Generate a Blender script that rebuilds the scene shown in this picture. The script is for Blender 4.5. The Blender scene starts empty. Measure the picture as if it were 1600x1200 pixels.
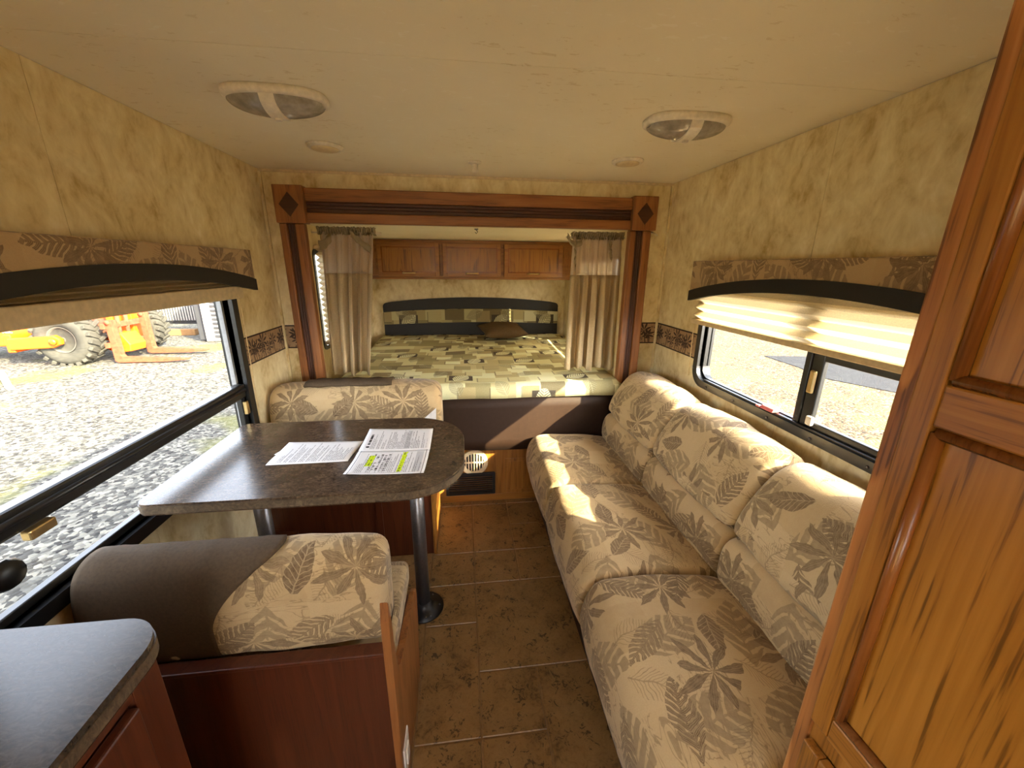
import bpy, bmesh, math, random
from mathutils import Vector, Matrix
random.seed(7)
PI = math.pi
scene = bpy.context.scene
COL = scene.collection

# ------------------------------------------------------------------ camera
H = 1.497
cam_d = bpy.data.cameras.new('camera')
cam = bpy.data.objects.new('camera', cam_d)
COL.objects.link(cam)
_f = 615.0
_Y = Vector((722 - 800, 416 - 600, _f)).normalized()
_D = Vector((780 - 800, 2664 - 600, _f))
_D = (_D - _Y * _D.dot(_Y)).normalized()
_X = _D.cross(_Y)
right = Vector((_X[0], _Y[0], -_D[0]))
down = Vector((_X[1], _Y[1], -_D[1]))
fwd = Vector((_X[2], _Y[2], -_D[2]))
M = Matrix((right, -down, -fwd)).transposed().to_4x4()
M.translation = (0, 0, H)
cam.matrix_world = M
cam_d.sensor_width = 36.0
cam_d.lens = _f / 1600 * 36.0
cam_d.clip_start = 0.02
cam_d.clip_end = 400
scene.camera = cam

# ------------------------------------------------------------------ sky, sun, exposure
SUN_DIR = Vector((-1.0, 0.93, -0.76)).normalized()      # the way the light travels
world = bpy.data.worlds.new('world')
scene.world = world
world.use_nodes = True
wn = world.node_tree
wn.nodes.clear()
_o = wn.nodes.new('ShaderNodeOutputWorld')
_b = wn.nodes.new('ShaderNodeBackground')
_s = wn.nodes.new('ShaderNodeTexSky')
_s.sky_type = 'NISHITA'
_s.sun_disc = False
_s.sun_elevation = math.asin(-SUN_DIR.z)
_s.sun_rotation = math.atan2(-SUN_DIR.x, -SUN_DIR.y)
_s.air_density = 1.0
_s.dust_density = 2.5
_b.inputs['Strength'].default_value = 0.68
_h = wn.nodes.new('ShaderNodeHueSaturation')
_h.inputs['Saturation'].default_value = 0.4      # hazy sky
wn.links.new(_s.outputs[0], _h.inputs['Color'])
wn.links.new(_h.outputs[0], _b.inputs[0])
wn.links.new(_b.outputs[0], _o.inputs[0])
sun_d = bpy.data.lights.new('sun', 'SUN')
sun_d.energy = 10.5
sun_d.color = (1.0, 0.86, 0.52)
sun_d.angle = math.radians(0.53)
sun = bpy.data.objects.new('sun', sun_d)
sun.rotation_euler = SUN_DIR.to_track_quat('-Z', 'Y').to_euler()
sun.location = (20, -18, 16)
COL.objects.link(sun)
scene.view_settings.view_transform = 'Standard'
scene.view_settings.look = 'None'
scene.view_settings.gamma = 1.0
scene.view_settings.use_curve_mapping = False
scene.view_settings.exposure = 1.92
scene.cycles.max_bounces = 20
scene.cycles.diffuse_bounces = 12
scene.cycles.transparent_max_bounces = 16


# ------------------------------------------------------------------ node helpers
def S(r, g, b):
    def c(v):
        v /= 255.0
        return v / 12.92 if v <= 0.04045 else ((v + 0.055) / 1.055) ** 2.4
    return (c(r), c(g), c(b), 1.0)


class Ex:
    """a scalar expression that becomes Math nodes"""
    nt = None

    def __init__(self, s):
        self.s = s

    @staticmethod
    def m(op, *a, clamp=False):
        n = Ex.nt.nodes.new('ShaderNodeMath')
        n.operation = op
        n.use_clamp = clamp
        for i, v in enumerate(a):
            if isinstance(v, Ex):
                Ex.nt.links.new(v.s, n.inputs[i])
            else:
                n.inputs[i].default_value = v
        return Ex(n.outputs[0])

    def __add__(s, o): return Ex.m('ADD', s, o)
    def __radd__(s, o): return Ex.m('ADD', s, o)
    def __sub__(s, o): return Ex.m('SUBTRACT', s, o)
    def __rsub__(s, o): return Ex.m('SUBTRACT', o, s)
    def __mul__(s, o): return Ex.m('MULTIPLY', s, o)
    def __rmul__(s, o): return Ex.m('MULTIPLY', s, o)
    def __truediv__(s, o): return Ex.m('DIVIDE', s, o)
    def __neg__(s): return Ex.m('MULTIPLY', s, -1.0)
    def __lt__(s, o): return Ex.m('LESS_THAN', s, o)
    def __gt__(s, o): return Ex.m('GREATER_THAN', s, o)


def sin(a): return Ex.m('SINE', a)
def cos(a): return Ex.m('COSINE', a)
def absx(a): return Ex.m('ABSOLUTE', a)
def floor(a): return Ex.m('FLOOR', a)
def fract(a): return Ex.m('FRACT', a)
def sqrt(a): return Ex.m('SQRT', a)
def power(a, b): return Ex.m('POWER', a, b)
def atan2(a, b): return Ex.m('ARCTAN2', a, b)
def maxx(a, b): return Ex.m('MAXIMUM', a, b)
def minx(a, b): return Ex.m('MINIMUM', a, b)
def clamp01(a): return Ex.m('ADD', a, 0.0, clamp=True)
def sstep(a, lo, hi):
    n = Ex.nt.nodes.new('ShaderNodeMapRange')
    n.interpolation_type = 'SMOOTHSTEP'
    Ex.nt.links.new(a.s, n.inputs[0])
    n.inputs[1].default_value = lo
    n.inputs[2].default_value = hi
    return Ex(n.outputs[0])


class Mat:
    def __init__(self, name, rough=0.6, spec=0.5, metal=0.0):
        self.m = bpy.data.materials.new(name)
        self.m.use_nodes = True
        self.nt = self.m.node_tree
        self.p = self.nt.nodes['Principled BSDF']
        self.p.inputs['Roughness'].default_value = rough
        self.p.inputs['Specular IOR Level'].default_value = spec
        self.p.inputs['Metallic'].default_value = metal
        Ex.nt = self.nt

    def N(self, t, **kw):
        n = self.nt.nodes.new(t)
        for k, v in kw.items():
            setattr(n, k, v)
        return n

    def L(self, a, b):
        self.nt.links.new(a.s if isinstance(a, Ex) else a, b)

    def uv(self):
        n = self.N('ShaderNodeTexCoord')
        s = self.N('ShaderNodeSeparateXYZ')
        self.L(n.outputs['UV'], s.inputs[0])
        return Ex(s.outputs[0]), Ex(s.outputs[1])

    def obj(self):
        return self.N('ShaderNodeTexCoord').outputs['Object']

    def objxyz(self):
        s = self.N('ShaderNodeSeparateXYZ')
        self.L(self.obj(), s.inputs[0])
        return [Ex(s.outputs[i]) for i in range(3)]

    def comb(self, a, b, c=0.0):
        n = self.N('ShaderNodeCombineXYZ')
        for i, v in enumerate((a, b, c)):
            if isinstance(v, Ex):
                self.L(v, n.inputs[i])
            else:
                n.inputs[i].default_value = v
        return n.outputs[0]

    def mapping(self, vec, scale=(1, 1, 1), loc=(0, 0, 0)):
        n = self.N('ShaderNodeMapping')
        n.inputs['Scale'].default_value = scale
        n.inputs['Location'].default_value = loc
        self.L(vec, n.inputs['Vector'])
        return n.outputs[0]

    def noise(self, vec, scale, detail=4, rough=0.55, dist=0.0):
        n = self.N('ShaderNodeTexNoise')
        n.inputs['Scale'].default_value = scale
        n.inputs['Detail'].default_value = detail
        n.inputs['Roughness'].default_value = rough
        n.inputs['Distortion'].default_value = dist
        self.L(vec, n.inputs['Vector'])
        return Ex(n.outputs['Fac'])

    def white(self, vec):
        n = self.N('ShaderNodeTexWhiteNoise', noise_dimensions='3D')
        self.L(vec, n.inputs['Vector'])
        s = self.N('ShaderNodeSeparateColor')
        self.L(n.outputs['Color'], s.inputs[0])
        return [Ex(s.outputs[i]) for i in range(3)]

    def ramp(self, fac, stops, mode='LINEAR'):
        n = self.N('ShaderNodeValToRGB')
        r = n.color_ramp
        r.interpolation = mode
        while len(r.elements) < len(stops):
            r.elements.new(0.5)
        for e, (p, c) in zip(r.elements, stops):
            e.position = p
            e.color = c
        self.L(fac, n.inputs[0])
        return n.outputs[0]

    def mix(self, fac, a, b, mode='MIX'):
        n = self.N('ShaderNodeMix', data_type='RGBA', blend_type=mode)
        if isinstance(fac, Ex):
            self.L(fac, n.inputs[0])
        else:
            n.inputs[0].default_value = fac
        for v, i in ((a, 6), (b, 7)):
            if isinstance(v, tuple):
                n.inputs[i].default_value = v
            else:
                self.L(v, n.inputs[i])
        return n.outputs[2]

    def base(self, c):
        if isinstance(c, tuple):
            self.p.inputs['Base Color'].default_value = c
        else:
            self.L(c, self.p.inputs['Base Color'])
        return self

    def bump(self, h, strength=0.3, dist=0.01):
        n = self.N('ShaderNodeBump')
        n.inputs['Strength'].default_value = strength
        n.inputs['Distance'].default_value = dist
        self.L(h, n.inputs['Height'])
        self.L(n.outputs[0], self.p.inputs['Normal'])
        return self


def plain(name, col, rough=0.5, spec=0.5, metal=0.0, grain=60, amt=0.12, bump=0.0):
    m = Mat(name, rough, spec, metal)
    n = m.noise(m.obj(), grain, 4)
    d = tuple(c * (1 - amt) for c in col[:3]) + (1,)
    l = tuple(min(1, c * (1 + amt)) for c in col[:3]) + (1,)
    m.base(m.ramp(n, [(0.3, d), (0.7, l)]))
    if bump:
        m.bump(n, bump, 0.004)
    return m.m


def wood(name, dark, mid, light, axis='z', rough=0.38, spec=0.5, pores=0.5, ring=1.0, ring_amt=1.0, fs=230.0):
    m = Mat(name, rough, spec)
    i = 'xyz'.index(axis)
    o = m.obj()
    s1 = [7.0] * 3
    s1[i] = 0.55
    warp = m.noise(m.mapping(o, [2.2 if k != i else 0.9 for k in range(3)]), 1.0, 3)
    x, y, z = m.objxyz()
    c = [x, y, z]
    a, b = [c[k] for k in range(3) if k != i]
    r = m.noise(m.mapping(o, s1), 1.0, 2, dist=0.4)
    g = fract((r * 7.0 + warp * 3.0) * ring)
    rings = sstep(g, 0.0, 0.75) * (1.0 - sstep(g, 0.85, 1.0))
    s2 = [fs] * 3
    s2[i] = fs * 0.032
    fine = m.noise(m.mapping(o, s2), 1.0, 3, 0.6)
    s3 = [60.0] * 3
    s3[i] = 2.0
    streak = m.noise(m.mapping(o, s3), 1.0, 3)
    v = clamp01(rings * 0.16 * ring_amt + streak * 0.46 + fine * 0.42 - 0.04)
    col = m.ramp(v, [(0.18, light), (0.5, mid), (0.88, dark)])
    pore = sstep(fine * (0.62 + 0.5 * rings), 0.55, 0.70) * pores
    dk = tuple(q * 0.42 for q in dark[:3]) + (1,)
    m.base(m.mix(pore, col, dk))
    m.bump(fine, 0.08, 0.002)
    return m.m


# ------------------------------------------------------------------ leaf prints (node maths)
def rot(p, q, ang):
    c, s = cos(ang), sin(ang)
    return p * c + q * s, q * c - p * s


def leaf_star(p, q, n=8, R=0.45, w=0.075):
    th = atan2(q, p)
    r = sqrt(p * p + q * q)
    k = th * (n / (2 * PI))
    a = (fract(k) - 0.5) * (2 * PI / n)
    l = r * cos(a)
    d = absx(r * sin(a))
    env = sin(minx(power(maxx(l, 0.0) / R, 1.35), 1.0) * PI)
    wid = maxx(env, 0.0) * w
    mask = (d < wid) * (l < R)
    vein = fract(d * 62.0) < 0.4
    return mask, vein * mask


def leaf_fern(p, q, L=0.47, W=0.2, k=8.5, duty=0.64):
    t = maxx(1.0 - (p / L) * (p / L), 0.0)
    d = absx(q)
    env = (d < t * W)
    f = fract((p - d * 0.85) * k)
    leaflets = (f < duty)
    mid = (d < 0.012)
    mask = maxx(env * leaflets, mid * (absx(p) < L))
    vein = (fract((p - d * 0.85) * k * 4.0) < 0.3) * mask
    return mask, vein


def leaf_broad(p, q, L=0.38, W=0.17):
    t = maxx(1.0 - (p / L) * (p / L), 0.0)
    d = absx(q)
    mask = (d < t * W * (1.0 - p * 0.6))
    vein = maxx((fract((p - d * 0.8) * 13.0) < 0.18), (d < 0.009)) * mask
    return mask, vein


def cells(m, u, v, cs, ou, ov, seed):
    uu, vv = u / cs + ou, v / cs + ov
    iu, iv = floor(uu), floor(vv)
    rnd = m.white(m.comb(iu, iv, seed))
    return uu - iu - 0.5, vv - iv - 0.5, rnd


def leaf_fabric(name, ground_a, ground_b, soft, mid, dark, cs=0.18, rough=0.95):
    m = Mat(name, rough, 0.15)
    u, v = m.uv()
    vec = m.comb(u, v)
    u = u + (m.noise(vec, 22.0, 2) - 0.5) * 0.022
    v = v + (m.noise(m.mapping(vec, (1, 1, 1), (5, 3, 0)), 22.0, 2) - 0.5) * 0.022
    # woven ground with large soft blocks
    gu, gv, gr = cells(m, u, v, 0.145, 0.3, 0.1, 3.0)
    blot = m.noise(vec, 9.0, 3)
    col = m.mix(clamp01(gr[0] * 0.6 + blot * 0.6 - 0.1), ground_a, ground_b)
    # sketchy twigs
    tw = m.noise(m.mapping(vec, (34, 9, 1)), 1.0, 2, dist=1.4)
    tmask = (absx(tw - 0.5) < 0.018) * (gr[1] > 0.55)
    col = m.mix(tmask * 0.55, col, mid)
    # layer one: large pale fronds
    p, q, r = cells(m, u, v, cs * 1.2, 0.15, 0.4, 11.0)
    p1, q1 = rot(p, q, r[0] * 6.28)
    mk, vn = leaf_fern(p1, q1, 0.5, 0.27, 6.0, 0.7)
    col = m.mix(mk * 0.85, col, soft)
    # layer two: ferns and broad leaves
    p, q, r = cells(m, u, v, cs * 1.05, 0.62, 0.87, 5.0)
    p2, q2 = rot(p, q, r[0] * 6.28)
    fk, fv = leaf_fern(p2, q2, 0.46, 0.19, 11.0, 0.7)
    bk, bv = leaf_broad(p2, q2)
    pick = (r[1] < 0.5)
    on = (r[2] > 0.12)
    mk = (fk * pick + bk * (1.0 - pick)) * on
    vn = (fv * pick + bv * (1.0 - pick)) * on
    c2 = m.mix(r[2], mid, dark)
    col = m.mix(mk * 0.92, col, c2)
    col = m.mix(vn * 0.45, col, ground_b)
    # layer three: star palms
    p, q, r = cells(m, u, v, cs * 1.5, 0.05, 0.55, 23.0)
    p3, q3 = rot(p + (r[1] - 0.5) * 0.2, q + (r[2] - 0.5) * 0.2, r[0] * 6.28)
    sk, sv = leaf_star(p3, q3, 9, 0.30 + 0.14 * absx(sin(atan2(q3, p3) * 1.7 + r[0] * 6.0)), 0.044)
    cut = (p3 > -0.24)
    on = (r[1] > 0.1)
    sk, sv = sk * cut * on, sv * cut * on
    col = m.mix(sk * 0.88, col, m.mix(r[2], mid, dark))
    col = m.mix(sv * 0.6, col, soft)
    # fine line ferns
    p, q, r = cells(m, u, v, cs * 0.8, 0.33, 0.21, 31.0)
    p4, q4 = rot(p, q, r[0] * 6.28)
    lk, lv = leaf_fern(p4, q4, 0.46, 0.26, 15.0, 0.22)
    col = m.mix(lk * (r[1] > 0.35) * 0.55, col, mid)
    # nap
    nap = m.noise(vec, 260, 3, 0.7)
    blot2 = m.noise(vec, 60, 3)
    col = m.mix(clamp01(nap * 1.5 - 0.45) * 0.5, col, m.mix(0.5, soft, ground_a))
    col = m.mix(clamp01(blot2 * 2.0 - 0.7) * 0.3, col, ground_b)
    m.base(col)
    m.p.inputs['Sheen Weight'].default_value = 0.25
    m.p.inputs['Sheen Roughness'].default_value = 0.4
    m.bump(m.noise(vec, 300, 3) + m.noise(vec, 14, 2) * 2.0, 0.22, 0.003)
    return m.m


def quilt_fabric(name, k=1.0, tint=(1.12, 1.12, 1.14, 1)):
    m = Mat(name, 0.9, 0.2)
    u, v = m.uv()
    vec = m.comb(u, v)
    # running rows of blocks
    def blocks(w, h, ou, ov, seed):
        row = floor(v / h + ov)
        uu = u / w + ou + row * 0.37
        iu = floor(uu)
        rnd = m.white(m.comb(iu, row, seed))
        return uu - iu - 0.5, v / h + ov - row - 0.5, rnd
    p, q, r = blocks(0.15 * k, 0.105 * k, 0.0, 0.0, 1.0)
    col = m.ramp(r[0], [(0.0, S(215, 213, 162)), (0.22, S(184, 174, 120)), (0.42, S(225, 227, 183)),
                        (0.6, S(154, 146, 99)), (0.78, S(200, 192, 139)), (0.9, S(123, 113, 76))], 'CONSTANT')
    # overlaid smaller squares with a dark lower edge
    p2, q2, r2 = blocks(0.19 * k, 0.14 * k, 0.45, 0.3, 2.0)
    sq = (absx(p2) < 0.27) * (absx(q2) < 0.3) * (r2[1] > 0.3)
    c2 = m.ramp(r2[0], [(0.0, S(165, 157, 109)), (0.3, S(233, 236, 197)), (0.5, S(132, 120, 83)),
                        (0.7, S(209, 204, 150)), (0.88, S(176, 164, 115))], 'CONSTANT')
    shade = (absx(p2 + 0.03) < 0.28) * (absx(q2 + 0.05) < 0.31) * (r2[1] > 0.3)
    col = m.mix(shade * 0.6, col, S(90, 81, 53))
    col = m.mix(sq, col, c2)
    # dark blocks with pale split leaves
    p3, q3, r3 = blocks(0.36 * k, 0.21 * k, 0.2, 0.55, 4.0)
    bx = (absx(p3) < 0.2) * (absx(q3) < 0.24)
    on = (r3[0] > 0.38)
    col = m.mix(bx * on, col, S(58, 48, 32))
    a, b = rot(p3 * 1.7, q3, r3[1] * 1.2 + 0.3)
    fk, fv = leaf_fern(a, b, 0.36, 0.22, 12.0, 0.72)
    col = m.mix(fk * on * (absx(p3) < 0.25) * (absx(q3) < 0.3), col, S(226, 227, 183))
    # faint line leaves
    p4, q4, r4 = blocks(0.27 * k, 0.2 * k, 0.7, 0.1, 6.0)
    a, b = rot(p4 * 1.3, q4, r4[1] * 6.28)
    bk, bv = leaf_broad(a, b, 0.34, 0.2)
    col = m.mix(bk * 0.5 * (r4[0] > 0.3), col, S(129, 125, 88))
    col = m.mix(bv * 0.4 * (r4[0] > 0.4), col, S(231, 231, 191))
    weave = m.noise(vec, 260, 2)
    col = m.mix(0.12, col, m.ramp(weave, [(0.3, S(60, 54, 36)), (0.7, S(240, 236, 220))]))
    m.base(m.mix(1.0, col, tint, 'MULTIPLY'))
    m.bump(m.noise(vec, 12, 3) * 3.0 + weave, 0.3, 0.004)
    return m.m


def glass_mat(name, tint=(1, 1, 1, 1), refl=0.06):
    m = bpy.data.materials.new(name)
    m.use_nodes = True
    nt = m.node_tree
    nt.nodes.clear()
    o = nt.nodes.new('ShaderNodeOutputMaterial')
    t = nt.nodes.new('ShaderNodeBsdfTransparent')
    t.inputs[0].default_value = tint
    g = nt.nodes.new('ShaderNodeBsdfGlossy')
    g.inputs['Roughness'].default_value = 0.02
    x = nt.nodes.new('ShaderNodeMixShader')
    Ex.nt = nt
    ge = nt.nodes.new('ShaderNodeNewGeometry')
    dt = nt.nodes.new('ShaderNodeVectorMath')
    dt.operation = 'DOT_PRODUCT'
    nt.links.new(ge.outputs['Incoming'], dt.inputs[0])
    nt.links.new(ge.outputs['Normal'], dt.inputs[1])
    f = power(1.0 - minx(absx(Ex(dt.outputs['Value'])), 1.0), 5.0) * 0.6 + refl * 0.5
    nt.links.new(f.s, x.inputs[0])
    nt.links.new(t.outputs[0], x.inputs[1])
    nt.links.new(g.outputs[0], x.inputs[2])
    nt.links.new(x.outputs[0], o.inputs[0])
    return m


def cloth_translucent(name, col, trans=0.45, bump_scale=500, stretch=(1, 1, 1), transp=0.0):
    m = Mat(name, 0.9, 0.1)
    vec = m.obj()
    n = m.noise(m.mapping(vec, stretch), bump_scale, 2)
    lo = tuple(c * 0.78 for c in col[:3]) + (1,)
    c = m.ramp(n, [(0.3, lo), (0.7, col)])
    m.base(c)
    t = m.N('ShaderNodeBsdfTranslucent')
    m.L(c, t.inputs[0])
    x = m.N('ShaderNodeMixShader')
    x.inputs[0].default_value = trans
    m.L(m.p.outputs[0], x.inputs[1])
    m.L(t.outputs[0], x.inputs[2])
    out = [q for q in m.nt.nodes if q.type == 'OUTPUT_MATERIAL'][0]
    last = x.outputs[0]
    if transp:
        tr = m.N('ShaderNodeBsdfTransparent')
        y = m.N('ShaderNodeMixShader')
        y.inputs[0].default_value = transp
        m.L(last, y.inputs[1])
        m.L(tr.outputs[0], y.inputs[2])
        last = y.outputs[0]
    m.L(last, out.inputs[0])
    return m.m


def wallpaper(name):
    m = Mat(name, 0.55, 0.35)
    o = m.obj()
    a = m.noise(m.mapping(o, (1, 1, 0.72)), 9.0, 7, 0.62, 0.7)
    b = m.noise(m.mapping(o, (1, 1, 0.6)), 34.0, 4, 0.6, 0.5)
    v = clamp01(a * 0.8 + b * 0.35 - 0.08)
    m.base(m.ramp(v, [(0.30, S(184, 160, 106)), (0.44, S(216, 199, 154)), (0.58, S(231, 218, 178)), (0.74, S(247, 238, 212))]))
    m.bump(b, 0.04, 0.002)
    return m.m


def ceiling_paper(name):
    m = Mat(name, 0.6, 0.3)
    o = m.obj()
    a = m.noise(m.mapping(o, (1, 2.6, 1)), 26.0, 5, 0.6, 0.8)
    big = m.noise(o, 3.0, 3)
    col = m.ramp(big, [(0.3, S(238, 230, 208)), (0.7, S(243, 236, 216))])
    m.base(m.mix((a > 0.63) * 0.7, col, m.mix(sstep(big, 0.45, 0.55), S(218, 204, 172), S(248, 243, 228))))
    return m.m


def tile_mat(name):
    m = Mat(name, 0.42, 0.45)
    o = m.obj()
    a = m.noise(o, 7.0, 5, 0.6, 0.6)
    b = m.noise(o, 38.0, 6, 0.72, 1.6)
    c = m.noise(o, 14.0, 3)
    v = clamp01(a * 0.5 + b * 0.55 - 0.02)
    col = m.ramp(v, [(0.36, S(92, 66, 38)), (0.46, S(134, 102, 62)), (0.6, S(150, 117, 74)), (0.75, S(164, 132, 88))])
    pits = sstep(b * (0.6 + c * 0.85), 0.565, 0.66)
    m.base(m.mix(pits * 0.85, col, S(52, 33, 18)))
    m.bump(b, 0.2, 0.002)
    return m.m


def laminate(name, a, b, c, rough=0.26):
    m = Mat(name, rough, 0.5)
    o = m.obj()
    n = m.noise(m.mapping(o, (1, 2.2, 1)), 42.0, 6, 0.7, 1.8)
    k = m.noise(o, 12.0, 3)
    v = clamp01(n * 0.85 + k * 0.25 - 0.06)
    m.base(m.ramp(v, [(0.34, a), (0.5, b), (0.68, c)]))
    return m.m


def border_mat(name):
    m = Mat(name, 0.6, 0.3)
    u, v = m.uv()
    x, y, z = m.objxyz()
    vec = m.comb(u, z)
    col = m.ramp(m.noise(vec, 30, 4), [(0.3, S(150, 122, 92)), (0.7, S(178, 150, 116))])
    ink = S(62, 46, 40)
    soft = S(112, 92, 78)
    zz = z / 0.128
    for cw, off, seed, zc, sc in ((0.105, 0.1, 2.0, 0.60, 1.2), (0.07, 0.55, 7.0, 0.42, 1.7), (0.085, 0.3, 13.0, 0.5, 1.45)):
        uu = u / cw + off
        iu = floor(uu)
        r = m.white(m.comb(iu, 0.0, seed))
        p = (uu - iu - 0.5) * (cw / 0.128) * sc
        q = (zz - zc - (r[0] - 0.5) * 0.2) * sc
        sk, sv = leaf_star(p, q, 8, 0.46, 0.055)
        sk = sk * ((q > -0.28))
        trunk = (absx(p + q * 0.2) < 0.028) * (q < 0.0) * (q > -0.85)
        col = m.mix(maxx(sk, trunk) * (r[1] > 0.25), col, ink)
    bl = m.noise(vec, 42, 3)
    col = m.mix(sstep(bl, 0.56, 0.62) * sstep(zz, 0.6, 0.2) * 0.8, col, soft)
    bl2 = m.noise(m.mapping(vec, (1, 1, 1), (3, 1, 0)), 34, 3)
    col = m.mix(sstep(bl2, 0.6, 0.64) * 0.7, col, ink)
    edge = maxx((zz < 0.055), (zz > 0.945))
    col = m.mix(edge, col, S(52, 38, 30))
    m.base(col)
    return m.m


def paper_mat(name, kind):
    m = Mat(name, 0.7, 0.3)
    u, v = m.uv()             # 0..1 across the sheet
    ink = S(70, 70, 78)
    col = S(238, 238, 240)
    line = fract(v * 44.0)
    row = floor(v * 44.0)
    rr = m.white(m.comb(row, 0.0, 3.0 + kind))
    word = m.noise(m.comb(u * 46.0, row * 7.3, 0.0), 1.0, 2)
    inside = (u > 0.07) * (u < 0.35 + rr[0] * 0.6) * (u < 0.93) * (v > 0.06) * (v < 0.9) * (rr[1] > 0.22)
    txt = (line > 0.38) * (line < 0.8) * (word > 0.44) * inside
    c = m.mix(txt * 0.75, col, ink)
    if kind == 1:             # letter with a round emblem and bold heading
        top = (v > 0.86)
        c = m.mix(top, c, col)
        e = sqrt((u - 0.16) * (u - 0.16) + (v - 0.90) * (v - 0.90) * 1.6) < 0.035
        hw = m.noise(m.comb(u * 60.0, 0.5, 0.0), 1.0, 2) > 0.42
        hd = (absx(v - 0.90) < 0.018) * (u > 0.26) * (u < 0.74) * hw
        c = m.mix(maxx(e, hd), c, S(40, 40, 46))
        grey = (absx(v - 0.34) < 0.035) * (u > 0.08) * (u < 0.9)
        c = m.mix(grey * 0.35, c, S(120, 124, 130))
    if kind == 2:             # form with a highlighted name and note, bold marks, shaded box
        box = maxx((absx(absx(u - 0.5) - 0.45) < 0.004), (absx(absx(v - 0.5) - 0.46) < 0.004))
        c = m.mix(box, c, ink)
        big = m.noise(m.comb(u * 30.0, floor(v * 20.0) * 5.1, 0.0), 1.0, 1) > 0.52
        bold = big * (fract(v * 20.0) > 0.35) * (absx(u - 0.5) < 0.36) * (absx(v - 0.62) < 0.12)
        c = m.mix(bold, c, S(40, 40, 44))
        edge = m.noise(m.comb(u * 14.0, v * 14.0, 0.0), 1.0, 2) * 0.05
        h1 = (absx(u - 0.56) + edge < 0.25) * (absx(v - 0.765) + edge < 0.065)
        h2 = (absx(u - 0.50) + edge < 0.44) * (absx(v - 0.33) + edge < 0.055)
        hi = maxx(h1, h2)
        word2 = m.noise(m.comb(u * 34.0, floor(v * 26.0) * 3.3, 0.0), 1.0, 1) > 0.5
        hcol = m.mix(word2 * (fract(v * 26.0) > 0.4) * 0.8, S(216, 240, 30), S(70, 84, 20))
        c = m.mix(hi, c, hcol)
        sb = (absx(v - 0.12) < 0.05) * (absx(u - 0.5) < 0.42)
        c = m.mix(sb * 0.4, c, S(130, 134, 140))
    m.base(c)
    return m.m


def gravel(name, cols, scale, rough=0.95, patch=None, bump=1.0):
    m = Mat(name, rough, 0.2)
    o = m.obj()
    v = m.N('ShaderNodeTexVoronoi', feature='F1')
    v.inputs['Scale'].default_value = scale
    m.L(m.mapping(o, (1, 1, 1)), v.inputs['Vector'])
    s = m.N('ShaderNodeSeparateColor')
    m.L(v.outputs['Color'], s.inputs[0])
    c = m.ramp(Ex(s.outputs[0]), cols)
    d = Ex(v.outputs['Distance'])
    big = m.noise(o, 0.55, 4)
    if patch:
        c = m.mix(sstep(big, 0.54, 0.66) * 0.75, c, patch)
    m.base(c)
    m.bump(1.0 - d, bump, 0.02)
    return m.m


# ------------------------------------------------------------------ mesh helpers
ORG = {}


def org(parent):
    return ORG.get(parent.name, Vector((0, 0, 0))) if parent else Vector((0, 0, 0))


def finish(name, me, mat, parent=None, smooth=False, uv=True, base_origin=True):
    """link a mesh whose vertices are in world coordinates"""
    if uv and not me.uv_layers:
        box_uv(me)
    ob = bpy.data.objects.new(name, me)
    COL.objects.link(ob)
    if mat is not None:
        me.materials.append(mat)
    if smooth:
        for p in me.polygons:
            p.use_smooth = True
    if parent is not None:
        o = org(parent)
        me.transform(Matrix.Translation(-o))
        ob.parent = parent
        ORG[ob.name] = o
    else:
        o = Vector((0, 0, 0))
        if base_origin and len(me.vertices):
            xs = [v.co for v in me.vertices]
            o = Vector(((min(c.x for c in xs) + max(c.x for c in xs)) / 2,
                        (min(c.y for c in xs) + max(c.y for c in xs)) / 2, min(c.z for c in xs)))
        me.transform(Matrix.Translation(-o))
        ob.location = o
        ORG[ob.name] = o
    return ob


def box_uv(me):
    l = me.uv_layers.new(name='UVMap')
    vs = me.vertices
    for p in me.polygons:
        n = p.normal
        ax = max(range(3), key=lambda k: abs(n[k]))
        for li in p.loop_indices:
            c = vs[me.loops[li].vertex_index].co
            if ax == 0:
                l.data[li].uv = (c.y, c.z)
            elif ax == 1:
                l.data[li].uv = (c.x, c.z)
            else:
                l.data[li].uv = (c.x, c.y)


def from_bm(bm):
    bmesh.ops.recalc_face_normals(bm, faces=bm.faces[:])
    me = bpy.data.meshes.new('mesh')
    bm.to_mesh(me)
    bm.free()
    return me


def bm_box(bm, x0, x1, y0, y1, z0, z1, bev=0.0, seg=2):
    vs = [bm.verts.new((x, y, z)) for x in (x0, x1) for y in (y0, y1) for z in (z0, z1)]
    fs = [bm.faces.new([vs[i] for i in q]) for q in
          ((0, 1, 3, 2), (4, 6, 7, 5), (0, 4, 5, 1), (2, 3, 7, 6), (0, 2, 6, 4), (1, 5, 7, 3))]
    if bev:
        es = list({e for f in fs for e in f.edges})
        bmesh.ops.bevel(bm, geom=es, offset=bev, segments=seg, profile=0.5, affect='EDGES')


def box(name, b, mat, parent=None, bev=0.0, seg=2, **kw):
    bm = bmesh.new()
    bm_box(bm, *b, bev=bev, seg=seg)
    return finish(name, from_bm(bm), mat, parent, **kw)


def boxes(name, bs, mat, parent=None, bev=0.0, **kw):
    bm = bmesh.new()
    for b in bs:
        bm_box(bm, *b, bev=bev, seg=2)
    return finish(name, from_bm(bm), mat, parent, **kw)


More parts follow.
